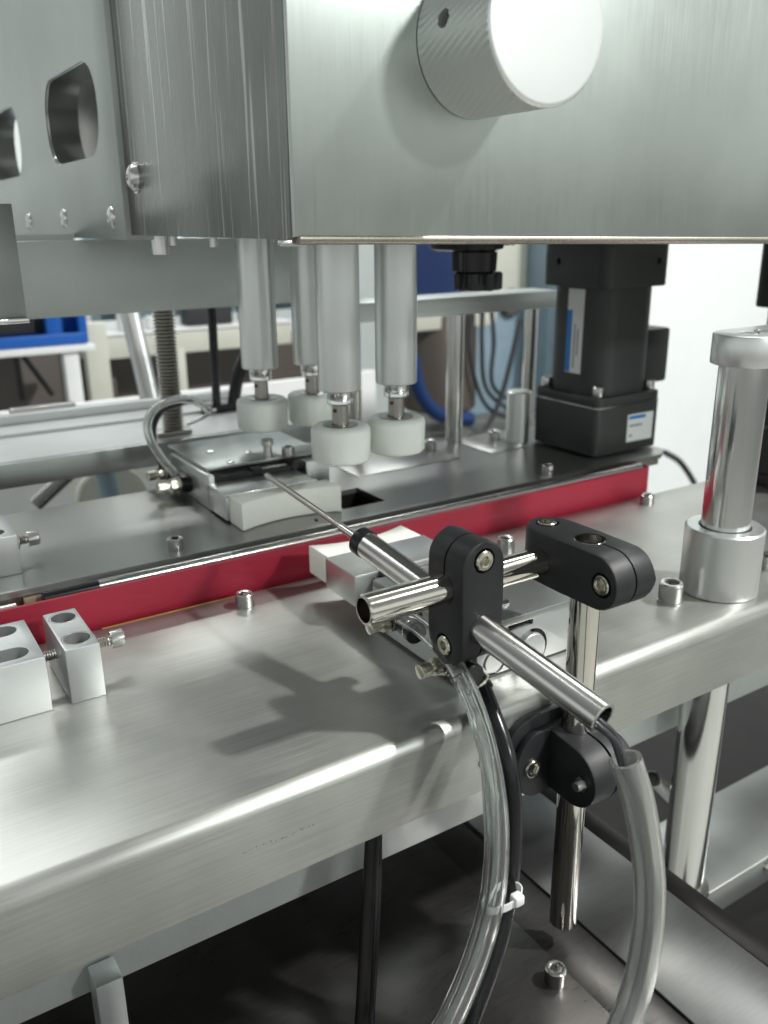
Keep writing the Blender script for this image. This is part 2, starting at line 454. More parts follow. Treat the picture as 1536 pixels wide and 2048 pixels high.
for x0, x1, y0, y1 in ((31.0, 40.3, 52.2, 57.0), (43.2, 47.2, 52.0, 57.0)):
    part('riser_plate', M['brushed_rear'], rear, B(x0, x1, y0, y1, 2.304, 2.36, 0.02))

rail = thing('guide_rail', (20, 43.7, 1.4), 'round polished guide rail lying between the red belt and the rear deck', 'guide rail')
part('rail_rod', M['satin'], rail, lambda bm: rod(bm, (9.8, 43.5, 1.92), (51, 43.5, 1.92), 0.34, 20, 0.05))
part('rail_end', M['black_gloss'], rail, lambda bm: rod(bm, (7.0, 43.5, 1.90), (9.9, 43.5, 1.90), 0.36, 20, 0.06))
part('end_block', M['tan'], rail, B(6.2, 9.6, 43.9, 44.3, 1.0, 1.9, 0.06))
part('collar', M['screw'], rail, lambda bm: rod(bm, (4.2, 43.6, 1.5), (5.8, 43.6, 1.5), 0.45, 20, 0.06))

belt_root = thing('side_belt', (30, 42.7, 0), 'long crimson belt cover running between the front deck and rear deck', 'belt')
def belt_mesh(bm):
    pts = [(-12, 42.62), (50.6, 42.62)]
    for k in range(1, 9):
        a = math.pi / 2 * k / 8
        pts.append((50.6 + 0.9 * math.sin(a), 43.52 - 0.9 * math.cos(a)))
    pts.append((51.5, 45.0))
    inn = [(51.28, 45.0)] + [(50.6 + 0.68 * math.sin(math.pi / 2 * k / 8), 43.52 - 0.68 * math.cos(math.pi / 2 * k / 8)) for k in range(8, 0, -1)] + [(50.6, 42.84), (-12, 42.84)]
    prism(bm, pts + inn, 'z', -0.15, 2.05, 0.03)
part('belt_strip', M['red'], belt_root, belt_mesh)
part('top_edge', M['red'], belt_root, B(-12, 50.6, 42.60, 42.86, 2.052, 2.09, 0.015))

# ---------------------------------------------------------------- stop blocks, left
def adjusting_screw(parent, x, y, z, r, h, L, mname='screw'):
    bm = bmesh.new()
    n = int(L / 0.11)
    prof = []
    for k in range(n):
        prof += [(k * 0.11, r * 0.50), (k * 0.11 + 0.055, r * 0.62)]
    lathe(bm, (x, y, z), (1, 0, 0), prof + [(L, r * 0.55)], 24)
    build('thread', bm, M['thread'], parent)
    bm = bmesh.new(); socket_head(bm, (x + L, y, z), (1, 0, 0), r, h)
    build('screw_head', bm, M['screw'], parent, smooth=30)
    bm = bmesh.new(); lathe(bm, (x, y, z), (1, 0, 0), [(0, hexr(r * 1.15)), (0.28, hexr(r * 1.15))], 36)
    build('lock_nut', bm, M['screw'], parent, smooth=30)
ZT = 2.61
stop = thing('stop_block', (7.05, 37.7, 0), 'narrow aluminium block with two round bores and an adjusting screw, on the front deck', 'stop block')
bm = bmesh.new(); box(bm, 6.3, 7.8, 35.55, 39.9, 0.004, ZT, 0.06)
build('block', bm, M['alu_bright'], stop, cuts=[cutrod((7.06, 39.05, -0.5), (7.06, 39.05, 3), 0.56, 40), cutrod((7.06, 36.55, -0.5), (7.06, 36.55, 3), 0.58, 40)])
for y_, r_ in ((39.05, 0.56), (36.55, 0.58)):
    part('bore_rim', M['alu_edge'], stop, lambda bm: lathe(bm, (7.06, y_, ZT - 0.06), (0, 0, 1), [(0, r_ + 0.005), (0.064, r_ + 0.05), (0.066, r_ + 0.085), (0.03, r_ + 0.08)], 40, False, False))
adjusting_screw(stop, 7.8, 37.7, 1.55, 0.42, 0.62, 0.95)
stop2 = thing('slotted_block', (2.5, 37.7, 0), 'wide aluminium block with two long slots, left of the narrow block', 'stop block')
bm = bmesh.new(); box(bm, -6, 5.5, 35.55, 39.9, 0.004, ZT, 0.06)
def slotcut(xc, y, r):
    c = bmesh.new()
    poly = [(-2.5, y - r)] + [(xc + r * math.sin(a), y - r * math.cos(a)) for a in [math.pi * k / 16 for k in range(17)]] + [(-2.5, y + r)]
    prism(c, poly, 'z', 1.2, 3); return c
build('block', bm, M['alu_bright'], stop2, cuts=[slotcut(4.45, 39.05, 0.56), slotcut(4.45, 36.55, 0.58)])
bm = bmesh.new(); lathe(bm, (5.45, 37.7, 1.55), (1, 0, 0), [(k * 0.055, 0.22 + 0.04 * (k % 2)) for k in range(17)], 24)
build('thread', bm, M['thread'], stop2)

stop3 = thing('stop_block', (6, 48.5, 2.3), 'small aluminium block with nickel adjusting screw, on the rear deck at left', 'stop block')
bm = bmesh.new(); box(bm, 3.6, 6.72, 46.6, 50.6, 2.304, 4.5, 0.06)
build('block', bm, M['alu_bright'], stop3, cuts=[cutrod((5.75, 49.8, 3), (5.75, 49.8, 5), 0.5, 32), cutrod((5.75, 47.6, 3), (5.75, 47.6, 5), 0.52, 32)])
adjusting_screw(stop3, 6.72, 48.4, 3.55, 0.42, 0.6, 0.75)

# ---------------------------------------------------------------- capping wheels
def spindle(x, y, zb, label, turn=0.0):
    """zb: underside of the sleeve"""
    s = thing('capping_spindle', (x, y, zb - 4), label, 'capping wheel', 'capping wheels under the machine head')
    part('sleeve', M['alu'], s, lambda bm: lathe(bm, (x, y, zb), (0, 0, 1), [(0, 0.9), (0.0, 1.17), (0.07, 1.24), (11.5, 1.24), (11.5, 0.9)], 56))
    part('collar', M['rod'], s, lambda bm: lathe(bm, (x, y, zb - 0.82), (0, 0, 1), [(0, 0.5), (0, 0.70), (0.05, 0.75), (0.3, 0.75), (0.34, 0.72), (0.38, 0.75), (0.84, 0.75)], 40))
    def stem(bm):
        prof = []
        lathe(bm, (x, y, zb - 2.3), (0, 0, 1), [(0, lambda a: 0.50 if abs(math.sin(a)) < 0.8 else 0.42), (1.5, lambda a: 0.50 if abs(math.sin(a)) < 0.8 else 0.42)], 32)
    part('stem', M['thread'], s, stem)
    zt = zb - 2.05
    w = part('wheel', M['silicone'], s, lambda bm: lathe(bm, (x, y, zt - 2.15), (0, 0, 1), [(0.02, 0.6), (0, 1.45), (0.06, 1.60), (0.22, 1.72), (1.85, 1.76), (2.02, 1.70), (2.13, 1.55), (2.15, 1.40), (2.15, 1.05), (2.02, 0.95), (2.02, 0.6)], 72))
    part('hub_ring', M['thread'], w, lambda bm: lathe(bm, (x, y, zt - 0.2), (0, 0, 1), [(0, 0.96), (0.215, 1.02), (0.235, 0.98), (0.235, 0.56), (0.05, 0.52)], 48, True, False))
    part('rust_spot', M['brown_rust'], s, lambda bm: lathe(bm, (x - 0.47 + turn, y - 0.22, zb - 1.15), (-0.8, -0.6, 0), [(0, 0.13), (0.03, 0.12), (0.035, 0.05)], 10))
    return s
spindle(24.5, 43.2, 10.8, 'capping wheel nearest the camera, milky white under a long grey sleeve')
spindle(28.4, 43.2, 10.8, 'milky capping wheel to the right of the nearest one')
spindle(24.5, 54.0, 10.65, 'leftmost milky capping wheel, below the scratched side panel')
spindle(28.4, 54.0, 10.6, 'rearmost capping wheel, mostly hidden behind the nearest sleeve')

# ---------------------------------------------------------------- machine head
head = thing('machine_head', (40, 45, 19.4), 'large brushed steel machine head housing overhanging the decks', 'machine housing')
part('front_panel', M['brushed_z'], head, lambda bm: prism(bm, [(15.3, 19.45), (80, 18.2), (80, 37), (15.3, 37)], 'y', 30.0, 30.3, 0.08))
part('bottom_lip', M['brown_band'], head, lambda bm: rod(bm, (15.45, 30.15, 19.38), (80, 30.15, 18.14), 0.20, 16, 0.05))
part('side_panel', M['scratched'], head, B(15.3, 15.55, 30.32, 52, 19.36, 40, 0.02))
part('corner_tab', M['satin'], head, B(14.95, 15.9, 30.35, 30.8, 19.12, 19.34, 0.04))
part('light_block_top_panel', M['plate_grey'], head, B(15.6, 80, 30.3, 56, 36.5, 36.8))  # unseen, closes the housing top to block light
part('inner_plate', M['plate_grey'], head, B(16.5, 62, 34, 57, 20.4, 20.7))
def dome_screw(parent, p, d, r, h, name='dome_screw'):
    bm = bmesh.new()
    prof = [(0, r)] + [(h * math.sin(a), r * math.cos(a)) for a in [math.pi / 2 * k / 9 for k in range(1, 8)]]
    q = prof[-1][1]
    prof += [(h * 0.98, q * 0.7), (h * 0.6, q * 0.6), (h * 0.58, q * 0.1)]
    lathe(bm, p, d, prof, 36)
    return build(name, bm, M['screw'], parent)
part('washer', M['screw'], head, lambda bm: lathe(bm, (15.3, 48.044, 22.258), (-1, 0, 0), [(-0.02, 0.78), (0.06, 0.78)], 36))
dome_screw(head, (15.24, 48.044, 22.258), (-1, 0, 0), 0.70, 0.42)

sp = thing('slotted_side_plate', (15.5, 70, 19), 'thick grey side plate with rounded windows, left of the machine head', 'side plate')
bm = bmesh.new(); box(bm, 14.98, 17.1, 49.7, 130, 19.1, 44, 0.03)
def wincut(yc, hy, zc, hz, rr):
    c = bmesh.new()
    prism(c, rsq(yc, zc, hy, rr, 8, hz), 'x', 14.5, 18)
    return c
build('plate', bm, M['plate_grey'], sp, cuts=[wincut(58.8, 6.1, 26.15, 2.5, 2.3), wincut(80.2, 6.4, 26.0, 2.5, 2.3)], smooth=25)
for yc, hy, zc in ((58.8, 6.1, 26.15), (80.2, 6.4, 26.0)):
    def rim(bm):
        A = [bm.verts.new((14.975, p[0], p[1])) for p in rsq(yc, zc, hy + 0.10, 2.4, 8, 2.6)]
        Bq = [bm.verts.new((15.12, p[0], p[1])) for p in rsq(yc, zc, hy - 0.03, 2.27, 8, 2.47)]
        for q in range(len(A)): face(bm, [A[q], A[(q + 1) % len(A)], Bq[(q + 1) % len(A)], Bq[q]])
    part('window_chamfer', M['alu_edge'], sp, rim)
for y_, z_ in ((51.99, 20.3), (62.99, 20.32), (74.1, 20.17), (85.55, 20.05)):
    dome_screw(sp, (14.99, y_, z_), (-1, 0, 0), 0.62, 0.26, 'button_screw')
# what shows through the window
mech = thing('inner_bracket', (20, 60, 22), 'dark steel bracket seen through the side plate window', 'bracket')
part('bracket_arm', M['thread'], mech, lambda bm: (box(bm, 19, 19.4, 50, 90, 20.8, 33), box(bm, 17.4, 19.0, 56.5, 58.0, 25.6, 26.2, 0.05), box(bm, 17.4, 19.0, 55.5, 57.5, 23.2, 24.0, 0.05)))
part('bracket_bolt', M['screw'], mech, lambda bm: rod(bm, (17.5, 57.0, 26.6), (19.0, 57.0, 26.6), 0.5, 16, 0.05))

kn = thing('adjuster_knob', (24, 30, 26.5), 'big satin aluminium knob with diagonal knurling on the head front panel', 'knob')
KX, KZ, KR, KL = 23.4, 26.5, 2.7, 4.15
def knob_mesh(bm):
    seg = 288; rows = 26; y0 = 29.95; L = KL
    rings = []
    for k in range(rows + 1):
        t = k / rows; ring = []
        env = min(1, t / 0.06, max(0.0, (1 - t)) / 0.05)
        for i in range(seg):
            a = 2 * math.pi * i / seg
            ph = a * 60 + t * 46
            r = KR - 0.075 * env * (0.5 + 0.5 * math.cos(ph))
            ring.append(bm.verts.new((KX + r * math.cos(a), y0 - L * t, KZ + r * math.sin(a))))
        rings.append(ring)
    for k in range(rows):
        for i in range(seg):
            face(bm, [rings[k][i], rings[k + 1][i], rings[k + 1][(i + 1) % seg], rings[k][(i + 1) % seg]])
    prev = rings[-1]
    for t, r in ((0.03, KR - 0.03), (0.07, KR - 0.09), (0.08, KR - 0.2), (0.08, KR * 0.5)):
        ring = [bm.verts.new((KX + r * math.cos(2 * math.pi * i / seg), y0 - L - t, KZ + r * math.sin(2 * math.pi * i / seg))) for i in range(seg)]
        for i in range(seg):
            face(bm, [prev[i], ring[i], ring[(i + 1) % seg], prev[(i + 1) % seg]])
        prev = ring
    bm.faces.new(prev)
bm = bmesh.new(); knob_mesh(bm)
HA = math.radians(172)
hd = Vector((math.cos(HA), 0, math.sin(HA)))
hp = Vector((KX, 28.4, KZ)) + hd * (KR + 0.1)
build('knurled_body', bm, M['knob'], kn, cuts=[cutrod(hp, hp - hd * 1.2, 0.33, 24)], smooth=50)
part('set_screw', M['dark_hole'], kn, lambda bm: rod(bm, hp - hd * 0.75, hp - hd * 1.1, 0.32, 16))

# ---------------------------------------------------------------- guide column right
CX, CY = 40.3, 28.1
colm = thing('guide_column', (CX, CY, 0), 'polished vertical guide column with a thick collar and clamp cap, right side', 'column')
part('base_collar', M['alu'], colm, lambda bm: lathe(bm, (CX, CY, 0.003), (0, 0, 1), [(0, 2.06), (0.05, 2.12), (3.7, 2.12), (3.8, 2.02), (3.8, 1.42), (3.3, 1.38)], 72))
part('shaft', M['rod'], colm, lambda bm: lathe(bm, (CX, CY, -20.7), (0, 0, 1), [(0, 1.3), (33.8, 1.3)], 64))
bm = bmesh.new(); prism(bm, [(46, 26.35)] + [(46, 29.85)] + [(40.3 + 1.8 * math.cos(a), 28.1 + 1.75 * math.sin(a)) for a in [math.pi / 2 + math.pi * k / 24 for k in range(25)]], 'z', 12.75, 14.35, 0.1)
build('clamp_cap', bm, M['alu'], colm, cuts=[cutrod((40.3, 28.1, 13.6), (40.3, 28.1, 15), 0.42), cutrod((41.6, 28.1, 13.6), (41.6, 28.1, 15), 0.42)])
part('cap_rim', M['alu_edge'], colm, lambda bm: [lathe(bm, (x, y, 14.34), (0, 0, 1), [(0, 0.42), (0.02, 0.44), (0.02, 0.54), (0, 0.56)], 32, False, False) for x, y in ((40.3, 28.1), (41.6, 28.1))])

# ---------------------------------------------------------------- sensor stand
PX, PY = 25.2, 23.8
pole = thing('support_pole', (PX, PY, -12.3), 'polished upright tube held in front of the deck edge by black clamps', 'support tube')
part('tube', M['chrome'], pole, lambda bm: pipe(bm, (PX, PY, -12.3), (PX, PY, 7.46), 0.66, 0.53, 48, 0.03))
part('bore_dark_disc', M['dark_hole'], pole, lambda bm: rod(bm, (PX, PY, 7.0), (PX, PY, 7.02), 0.535))  # dark disc standing in for the shade inside the open tube
TY, TZ = 25.5, 6.12
t1 = thing('cross_tube', (20, TY, TZ), 'short horizontal polished tube with open left end, carrying the slanted tube', 'support tube')
part('tube', M['chrome'], t1, lambda bm: pipe(bm, (15.25, TY, TZ), (25.6, TY, TZ), 0.62, 0.49, 48, 0.05))
part('bore_dark_disc', M['dark_hole'], t1, lambda bm: rod(bm, (16.3, TY, TZ), (16.32, TY, TZ), 0.495))  # dark disc in the open end, shade of the bore as colour
N2 = Vector((20.85, 18.45, 3.22)); Q2 = Vector((20.05, 24.3, 4.5)); D2 = (Q2 - N2).normalized()
far2 = N2 + D2 * 13.40
t2 = thing('sensor_tube', tuple(Q2), 'long slanted satin tube pointing at the gripper, cables leaving its near end', 'sensor tube')
part('tube', M['satin'], t2, lambda bm: pipe(bm, N2, far2, 0.61, 0.47, 48, 0.03))
part('end_cap', M['black_gloss'], t2, lambda bm: lathe(bm, far2 - D2 * 0.02, D2, [(0, 0.62), (0.06, 0.66), (0.55, 0.66), (0.62, 0.60), (0.62, 0.2)], 40))
bm = bmesh.new(); tip = Vector((18.862, 41.500, 7.006)); st = far2 + D2 * 0.3
rod(bm, st, tip, 0.155, 20, 0.03); build('probe_rod', bm, M['thread'], t2)
part('probe_ferrule', M['screw'], t2, lambda bm: rod(bm, st, st + (tip - st).normalized() * 2.0, 0.20, 20, 0.03))

def clamp_mesh(bm, Lh=2.62, hu=1.03, hv=1.2, rr=1.05, waist=0.0):
    """local: z long, upper half rounded in x-z (slit normal y), lower half rounded in y-z (slit normal x)"""
    n = 26; rings = []
    for k in range(n + 1):
        c = -math.cos(math.pi * k / n); z = Lh * c
        # upper end: x shrinks on an arc; lower end: y shrinks on an arc
        def arc(z_, h):
            s = Lh - h
            if z_ <= s: return h
            q = min(1.0, (z_ - s) / h)
            return max(0.02, h * math.sqrt(max(0, 1 - q * q)))
        hx = arc(z, hu * 1.02) if z > 0 else hu * (1 + 0.03 * z / Lh)
        hy = arc(-z, hv) if z < 0 else hv * (1 - 0.04 * z / Lh)
        b = min(0.16, hx * 0.45, hy * 0.45)
        ring = []
        for sx_, sy_ in ((1, 1), (-1, 1), (-1, -1), (1, -1)):
            corner = [(hx, hy - b), (hx - b * 0.3, hy - b * 0.3), (hx - b, hy)]
            if (sx_ * sy_) < 0: corner = corner[::-1]
            for (cx_, cy_) in corner: ring.append(bm.verts.new((sx_ * cx_, sy_ * cy_, z)))
        rings.append(ring)
    m = len(rings[0])
    for k in range(n):
        for i in range(m):
            face(bm, [rings[k][i], rings[k][(i + 1) % m], rings[k + 1][(i + 1) % m], rings[k + 1][i]])
    face(bm, rings[0], True); face(bm, rings[-1])
def cross_clamp(origin, ax, ay, az, up_off, dn_off, label, group, hu, hv, Lh, r_up=0.64, r_dn=0.64, dn_dir=None, up_y=0.0):
    """ax, ay, az: world directions of the local axes. Upper bore runs along local x, lower bore along local y."""
    mt = Matrix((Vector(ax).normalized(), Vector(ay).normalized(), Vector(az).normalized())).transposed().to_4x4()
    mt.translation = Vector(origin)
    t = thing('cross_clamp', origin, label, 'tube clamp', group)
    def T(c): c.transform(mt); return c
    bm = bmesh.new(); clamp_mesh(bm, Lh, hu, hv); T(bm)
    ub = Lh - 0.78; lb = -(Lh - 0.80)
    cuts = []
    c = bmesh.new(); box(c, -3, 3, -0.045, 0.045, up_off, Lh + 1); cuts.append(T(c))       # upper slit
    c = bmesh.new(); box(c, -0.045, 0.045, -3, 3, -Lh - 1, dn_off); cuts.append(T(c))      # lower slit
    c = bmesh.new(); rod(c, (-3, up_y, up_off), (3, up_y, up_off), r_up + 0.01, 40); cuts.append(T(c))
    c = bmesh.new()
    if dn_dir: rod(c, dn_dir[0], dn_dir[1], r_dn + 0.01, 40); cuts.append(c)
    else: rod(c, (0, -3, dn_off), (0, 3, dn_off), r_dn + 0.01, 40); cuts.append(T(c))
    c = bmesh.new(); rod(c, (0, -hv - 1, ub), (0, -hv + 0.42, ub), 0.52, 32); cuts.append(T(c))
    c = bmesh.new(); rod(c, (-hu - 1, 0, lb), (-hu + 0.42, 0, lb), 0.52, 32); cuts.append(T(c))
    o = build('clamp_body', bm, M['black'], t, cuts=cuts, smooth=32)
    bm = bmesh.new(); socket_head(bm, (0, -hv + 0.42, ub), (0, -1, 0), 0.42, 0.46, False, 48); T(bm); build('clamp_screw', bm, M['nickel'], t, smooth=30)
    bm = bmesh.new(); socket_head(bm, (-hu + 0.42, 0, lb), (-1, 0, 0), 0.42, 0.46, False, 48); T(bm); build('clamp_screw', bm, M['nickel'], t, smooth=30)
    bm = bmesh.new(); lathe(bm, (hu - 0.2, 0, lb), (1, 0, 0), [(0, 0.2)] + [(0.2 + 0.05 * k, 0.21 + 0.03 * (k % 2)) for k in range(7)] + [(0.55, 0.17)], 20); T(bm); build('screw_end', bm, M['screw'], t)
    bm = bmesh.new(); lathe(bm, (0, hv - 0.2, ub), (0, 1, 0), [(0, 0.2)] + [(0.2 + 0.05 * k, 0.21 + 0.03 * (k % 2)) for k in range(5)] + [(0.42, 0.17)], 20); T(bm); build('screw_end', bm, M['screw'], t)
    return t
# left clamp: cross tube (along X) above, sensor tube (along Y) below
cross_clamp((20.07, 25.5, 5.50), (1, 0, 0), (0, 1, 0), (0, 0, 1), 0.62, -0.75, 'upright black clamp joining the short horizontal tube to the slanted tube', 'black tube clamps', 1.05, 1.2, 2.72, 0.62, 0.61, (N2 + D2 * 2, N2 + D2 * 10))
# right clamp: local z runs to +Y (cross tube end), local x = world X, local y = -Z ... pole end lies towards the camera
cross_clamp((25.2, 24.15, 6.28), (1, 0, 0), (0, 0, -1), (0, 1, 0), 1.35, -0.35, 'black clamp lying flat on top of the upright pole', 'black tube clamps', 1.15, 1.18, 2.98, 0.62, 0.66, None, 0.16)

# lower flange clamp on the deck edge
FX = PX
fl = thing('flange_clamp', (24, 24.9, -3), 'black flange clamp bolted to the deck front edge, gripping the upright pole', 'tube clamp')
ZC = -2.95
def flange(bm):
    pts = []
    for k in range(19):
        a = math.pi / 2 + math.pi * k / 18
        pts.append((23.35 + 1.25 * math.cos(a), ZC + 1.62 * math.sin(a)))
    pts += [(FX - 1.0, ZC - 1.6), (FX - 1.0, ZC + 1.62)]
    prism(bm, pts, 'y', 24.16, 24.555, 0.07)
part('flange', M['black'], fl, flange, smooth=30)
part('back_plate', M['black'], fl, lambda bm: prism(bm, rounded([(22.0, -4.5), (22.0, -1.2), (23.3, -0.72), (26.6, -0.72), (26.6, -4.5)], 0.9), 'y', 24.56, 24.985, 0.08), smooth=30)
bm = bmesh.new()
prof = [(24.555, ZC + 1.62), (24.555, ZC - 1.35)]
for k in range(0, 25):
    a = -math.pi / 2 - math.pi * k / 24
    prof.append((22.75 + 1.45 * math.cos(a), ZC - 0.05 + 1.38 * math.sin(a) + (0.1 * k / 24)))
prism(bm, prof, 'x', FX - 1.25, FX + 1.3, 0.1)
build('clamp_body', bm, M['black'], fl, cuts=[cutbox(FX + 0.0, FX + 0.13, 20, 23.9, -6, 0), cutrod((PX, PY, -6), (PX, PY, 0), 0.67, 40), cutrod((FX - 2, 22.06, ZC), (FX - 1.05, 22.06, ZC), 0.38, 6)], smooth=32)
part('nut', M['screw'], fl, lambda bm: (lathe(bm, (FX - 1.08, 22.06, ZC), (-1, 0, 0), [(0, hexr(0.36)), (0.24, hexr(0.36))], 36), lathe(bm, (FX - 1.15, 22.06, ZC), (-1, 0, 0), [(0.05 * k, 0.2 + 0.03 * (k % 2)) for k in range(11)], 20)))
part('flange_screw', M['nickel'], fl, lambda bm: socket_head(bm, (22.95, 24.18, -3.0), (0, -1, 0), 0.44, 0.18, False, 48))

# ---------------------------------------------------------------- cylinder-type grippers
def fitting(parent, c, d=1.0, s=1.0, knob_len=1.1):
    """flow-control elbow: c = block centre, knob to -X, collar to -Y*d"""
    x, y, z = c
    part('elbow', M['black_gloss'], parent, lambda bm: (rod(bm, (x + 0.9 * s, y, z), (x - 0.45 * s, y, z), 0.42 * s, 24, 0.05), rod(bm, (x, y + 0.1 * d, z), (x, y - 0.9 * s * d, z - 0.1), 0.46 * s, 28, 0.06)))
    part('release_ring', M['black_gloss'], parent, lambda bm: lathe(bm, (x, y - 0.95 * s * d, z - 0.1), (0, -d, -0.05), [(0, 0.40 * s), (0.02, 0.50 * s), (0.28 * s, 0.52 * s), (0.34 * s, 0.46 * s), (0.34 * s, 0.28 * s)], 32))
    part('trim_ring', M['nickel'], parent, lambda bm: lathe(bm, (x, y - 0.86 * s * d, z - 0.1), (0, -d, -0.05), [(0, 0.40 * s), (0.0, 0.49 * s), (0.07 * s, 0.49 * s), (0.07 * s, 0.4 * s)], 32))
    kr = lambda r: (lambda a: r * (1 - 0.07 * (0.5 + 0.5 * math.cos(a * 24))))
    k0 = x - 0.45 * s
    part('lock_nut', M['nickel'], parent, lambda bm: lathe(bm, (k0, y, z), (-1, 0, 0), [(0, hexr(0.42 * s)), (0.14 * s, hexr(0.42 * s))], 36))
    part('flow_knob', M['nickel'], parent, lambda bm: lathe(bm, (k0 - 0.14 * s, y, z), (-1, 0, 0), [(0, 0.2), (0.05, kr(0.36 * s)), (0.32 * s, kr(0.36 * s)), (0.33 * s, 0.16 * s), (0.48 * s, 0.16 * s), (0.49 * s, kr(0.29 * s)), (0.95 * s, kr(0.29 * s)), (0.97 * s, 0.25 * s)], 72))

fg = thing('front_gripper', (24, 32, 0), 'aluminium gripper on the front deck with a white pad facing the belt', 'gripper')
bm = bmesh.new(); box(bm, 21.3, 28.4, 27.2, 34.7, 0.16, 2.42, 0.05)
c1 = bmesh.new()
gx, gz = 25.406, 0.897
lathe(c1, (gx, 27.05, gz), (0, 1, 0), [(0, 0.80), (0, 1.0), (0.35, 1.0), (0.35, 0.80), (0, 0.80)], 48, False, False)
c2 = cutbox(23.957, 25.443, 26.9, 27.9, 2.139, 2.6)
gx2, gz2 = 23.533, 0.693
c3 = bmesh.new(); lathe(c3, (gx2 - 0.35, 27.05, gz2 + 0.1), (0, 1, 0), [(0, 0.50), (0, 0.66), (0.3, 0.66), (0.3, 0.50), (0, 0.50)], 40, False, False)
build('gripper_body', bm, M['alu_bright'], fg, cuts=[c1, c2, c3], smooth=30)
part('piston_face', M['alu_bright'], fg, lambda bm: rod(bm, (gx - 0.06, 27.24, gz), (gx - 0.06, 27.0, gz), 0.80, 48, 0.03))
def ring_arc(bm, x, z, r0, r1, y0, y1, a0, a1, n=30):
    R4 = []
    for k in range(n + 1):
        a = math.radians(a0 + (a1 - a0) * k / n); c, s_ = math.cos(a), math.sin(a)
        R4.append([bm.verts.new((x + r * c, y, z + r * s_)) for r, y in ((r0, y0), (r1, y0), (r1, y1), (r0, y1))])
    for k in range(n):
        for q in range(4): face(bm, [R4[k][q], R4[k][(q + 1) % 4], R4[k + 1][(q + 1) % 4], R4[k + 1][q]])
    face(bm, R4[0]); face(bm, R4[-1], True)
part('groove_dark_arc', M['dark_hole'], fg, lambda bm: (ring_arc(bm, gx, gz, 0.80, 0.99, 27.3, 27.5, -75, 80), ring_arc(bm, gx, gz, 0.72, 0.85, 27.22, 27.3, -12, 6, 8), ring_arc(bm, gx, gz, 0.70, 0.86, 27.22, 27.3, 66, 82, 8)))  # dark arcs added to blacken the right side of the round groove
part('slot_dark_fill', M['dark_hole'], fg, B(24.017, 25.318, 27.45, 27.8, 2.087, 2.42))  # black block added to keep the slot dark
part('base_shadow_strip', M['black_gloss'], fg, B(21.3, 28.35, 27.25, 34.6, 0.003, 0.155))  # black strip painting the shadow under the gripper body
part('top_plate', M['plate_grey'], fg, B(21.2, 28.5, 27.15, 34.5, 2.43, 2.8, 0.05))
part('top_screw', M['screw'], fg, lambda bm: (lathe(bm, (24.743, 28.652, 2.800), (0, 0, 1), [(0, 0.4), (0.12, 0.36), (0.17, 0.2)], 28)))
part('guide_block', M['black_gloss'], fg, lambda bm: (box(bm, 21.6, 27.6, 34.5, 35.1, 1.0, 2.6, 0.03), box(bm, 22.0, 22.7, 33.6, 35.45, 0.7, 2.9, 0.05)))
jaw = part('jaw', M['alu'], fg, B(20.55, 27.0, 35.15, 38.3, 1.15, 2.9, 0.09))
def pad_mesh(bm, x0, x1, yb, yf, z0, z1, dep):
    """white pad: back at yb, front at yf, front face hollowed in plan"""
    n = 14; pts = [(x0, yb)]
    for k in range(n + 1):
        t = k / n; pts.append((x0 + (x1 - x0) * t, yf - (dep * (1 - (2 * t - 1) ** 2)) * (1 if yf > yb else -1)))
    pts.append((x1, yb)); prism(bm, pts, 'z', z0, z1, 0.06)
part('soft_pad', M['pad'], fg, lambda bm: pad_mesh(bm, 20.75, 26.9, 38.32, 40.5, 1.2, 2.86, 0.7))
fitting(fg, (20.103, 26.300, 2.196), 1, 1.12)
part('second_elbow', M['black_gloss'], fg, lambda bm: rod(bm, (20.718, 26.400, 2.064), (21.084, 25.200, 0.919), 0.44, 28, 0.08))
part('trim_ring', M['nickel'], fg, lambda bm: rod(bm, (20.944, 25.550, 1.302), (20.988, 25.500, 1.215), 0.455, 28))
fitting(fg, (19.084, 28.800, 3.438), 1, 1.05)

rg = thing('rear_gripper', (22, 52, 2.3), 'gripper on the rear deck with a hollowed white pad and dark cover plate', 'gripper')
part('gripper_body', M['alu'], rg, B(19.3, 27.0, 51.6, 58.2, 2.304, 4.35, 0.05))
part('side_cheek', M['alu'], rg, B(19.1, 19.5, 50.9, 58.0, 2.35, 4.6, 0.04))
part('right_cheek', M['alu'], rg, B(26.1, 27.9, 50.9, 53.5, 2.35, 4.5, 0.04))
part('cover_plate', M['plate_grey'], rg, B(19.4, 28.0, 51.9, 59.5, 4.62, 4.85, 0.04))
part('guide_block', M['black_gloss'], rg, lambda bm: (box(bm, 19.6, 26.0, 50.95, 51.6, 3.0, 4.45, 0.04), box(bm, 22.2, 22.9, 50.9, 51.9, 3.8, 4.58, 0.04), box(bm, 25.0, 26.0, 50.9, 51.9, 3.9, 4.58, 0.04)))
part('guide_bar', M['satin'], rg, lambda bm: (box(bm, 19.8, 22.1, 51.2, 51.5, 4.05, 4.4, 0.04), box(bm, 22.95, 24.9, 51.2, 51.5, 4.2, 4.5, 0.04)))
for px in ((21.219, 55.880, 4.850), (23.325, 54.100, 4.850), (21.299, 52.478, 4.850)):
    part('cover_screw', M['screw'], rg, lambda bm: lathe(bm, px, (0, 0, 1), [(0, 0.3), (0.1, 0.27), (0.14, 0.15)], 24))
screw_thing(rg, (25.250, 51.800, 4.850), 0.45, 0.7)
part('tall_stud', M['screw'], rg, lambda bm: (rod(bm, (23.978, 52.354, 4.850), (23.978, 52.354, 4.850)[:2] + (5.9,), 0.3, 24), rod(bm, (23.978, 52.354, 4.850)[:2] + (5.7,), (23.978, 52.354, 4.850)[:2] + (6.1,), 0.42, 24, 0.05)))
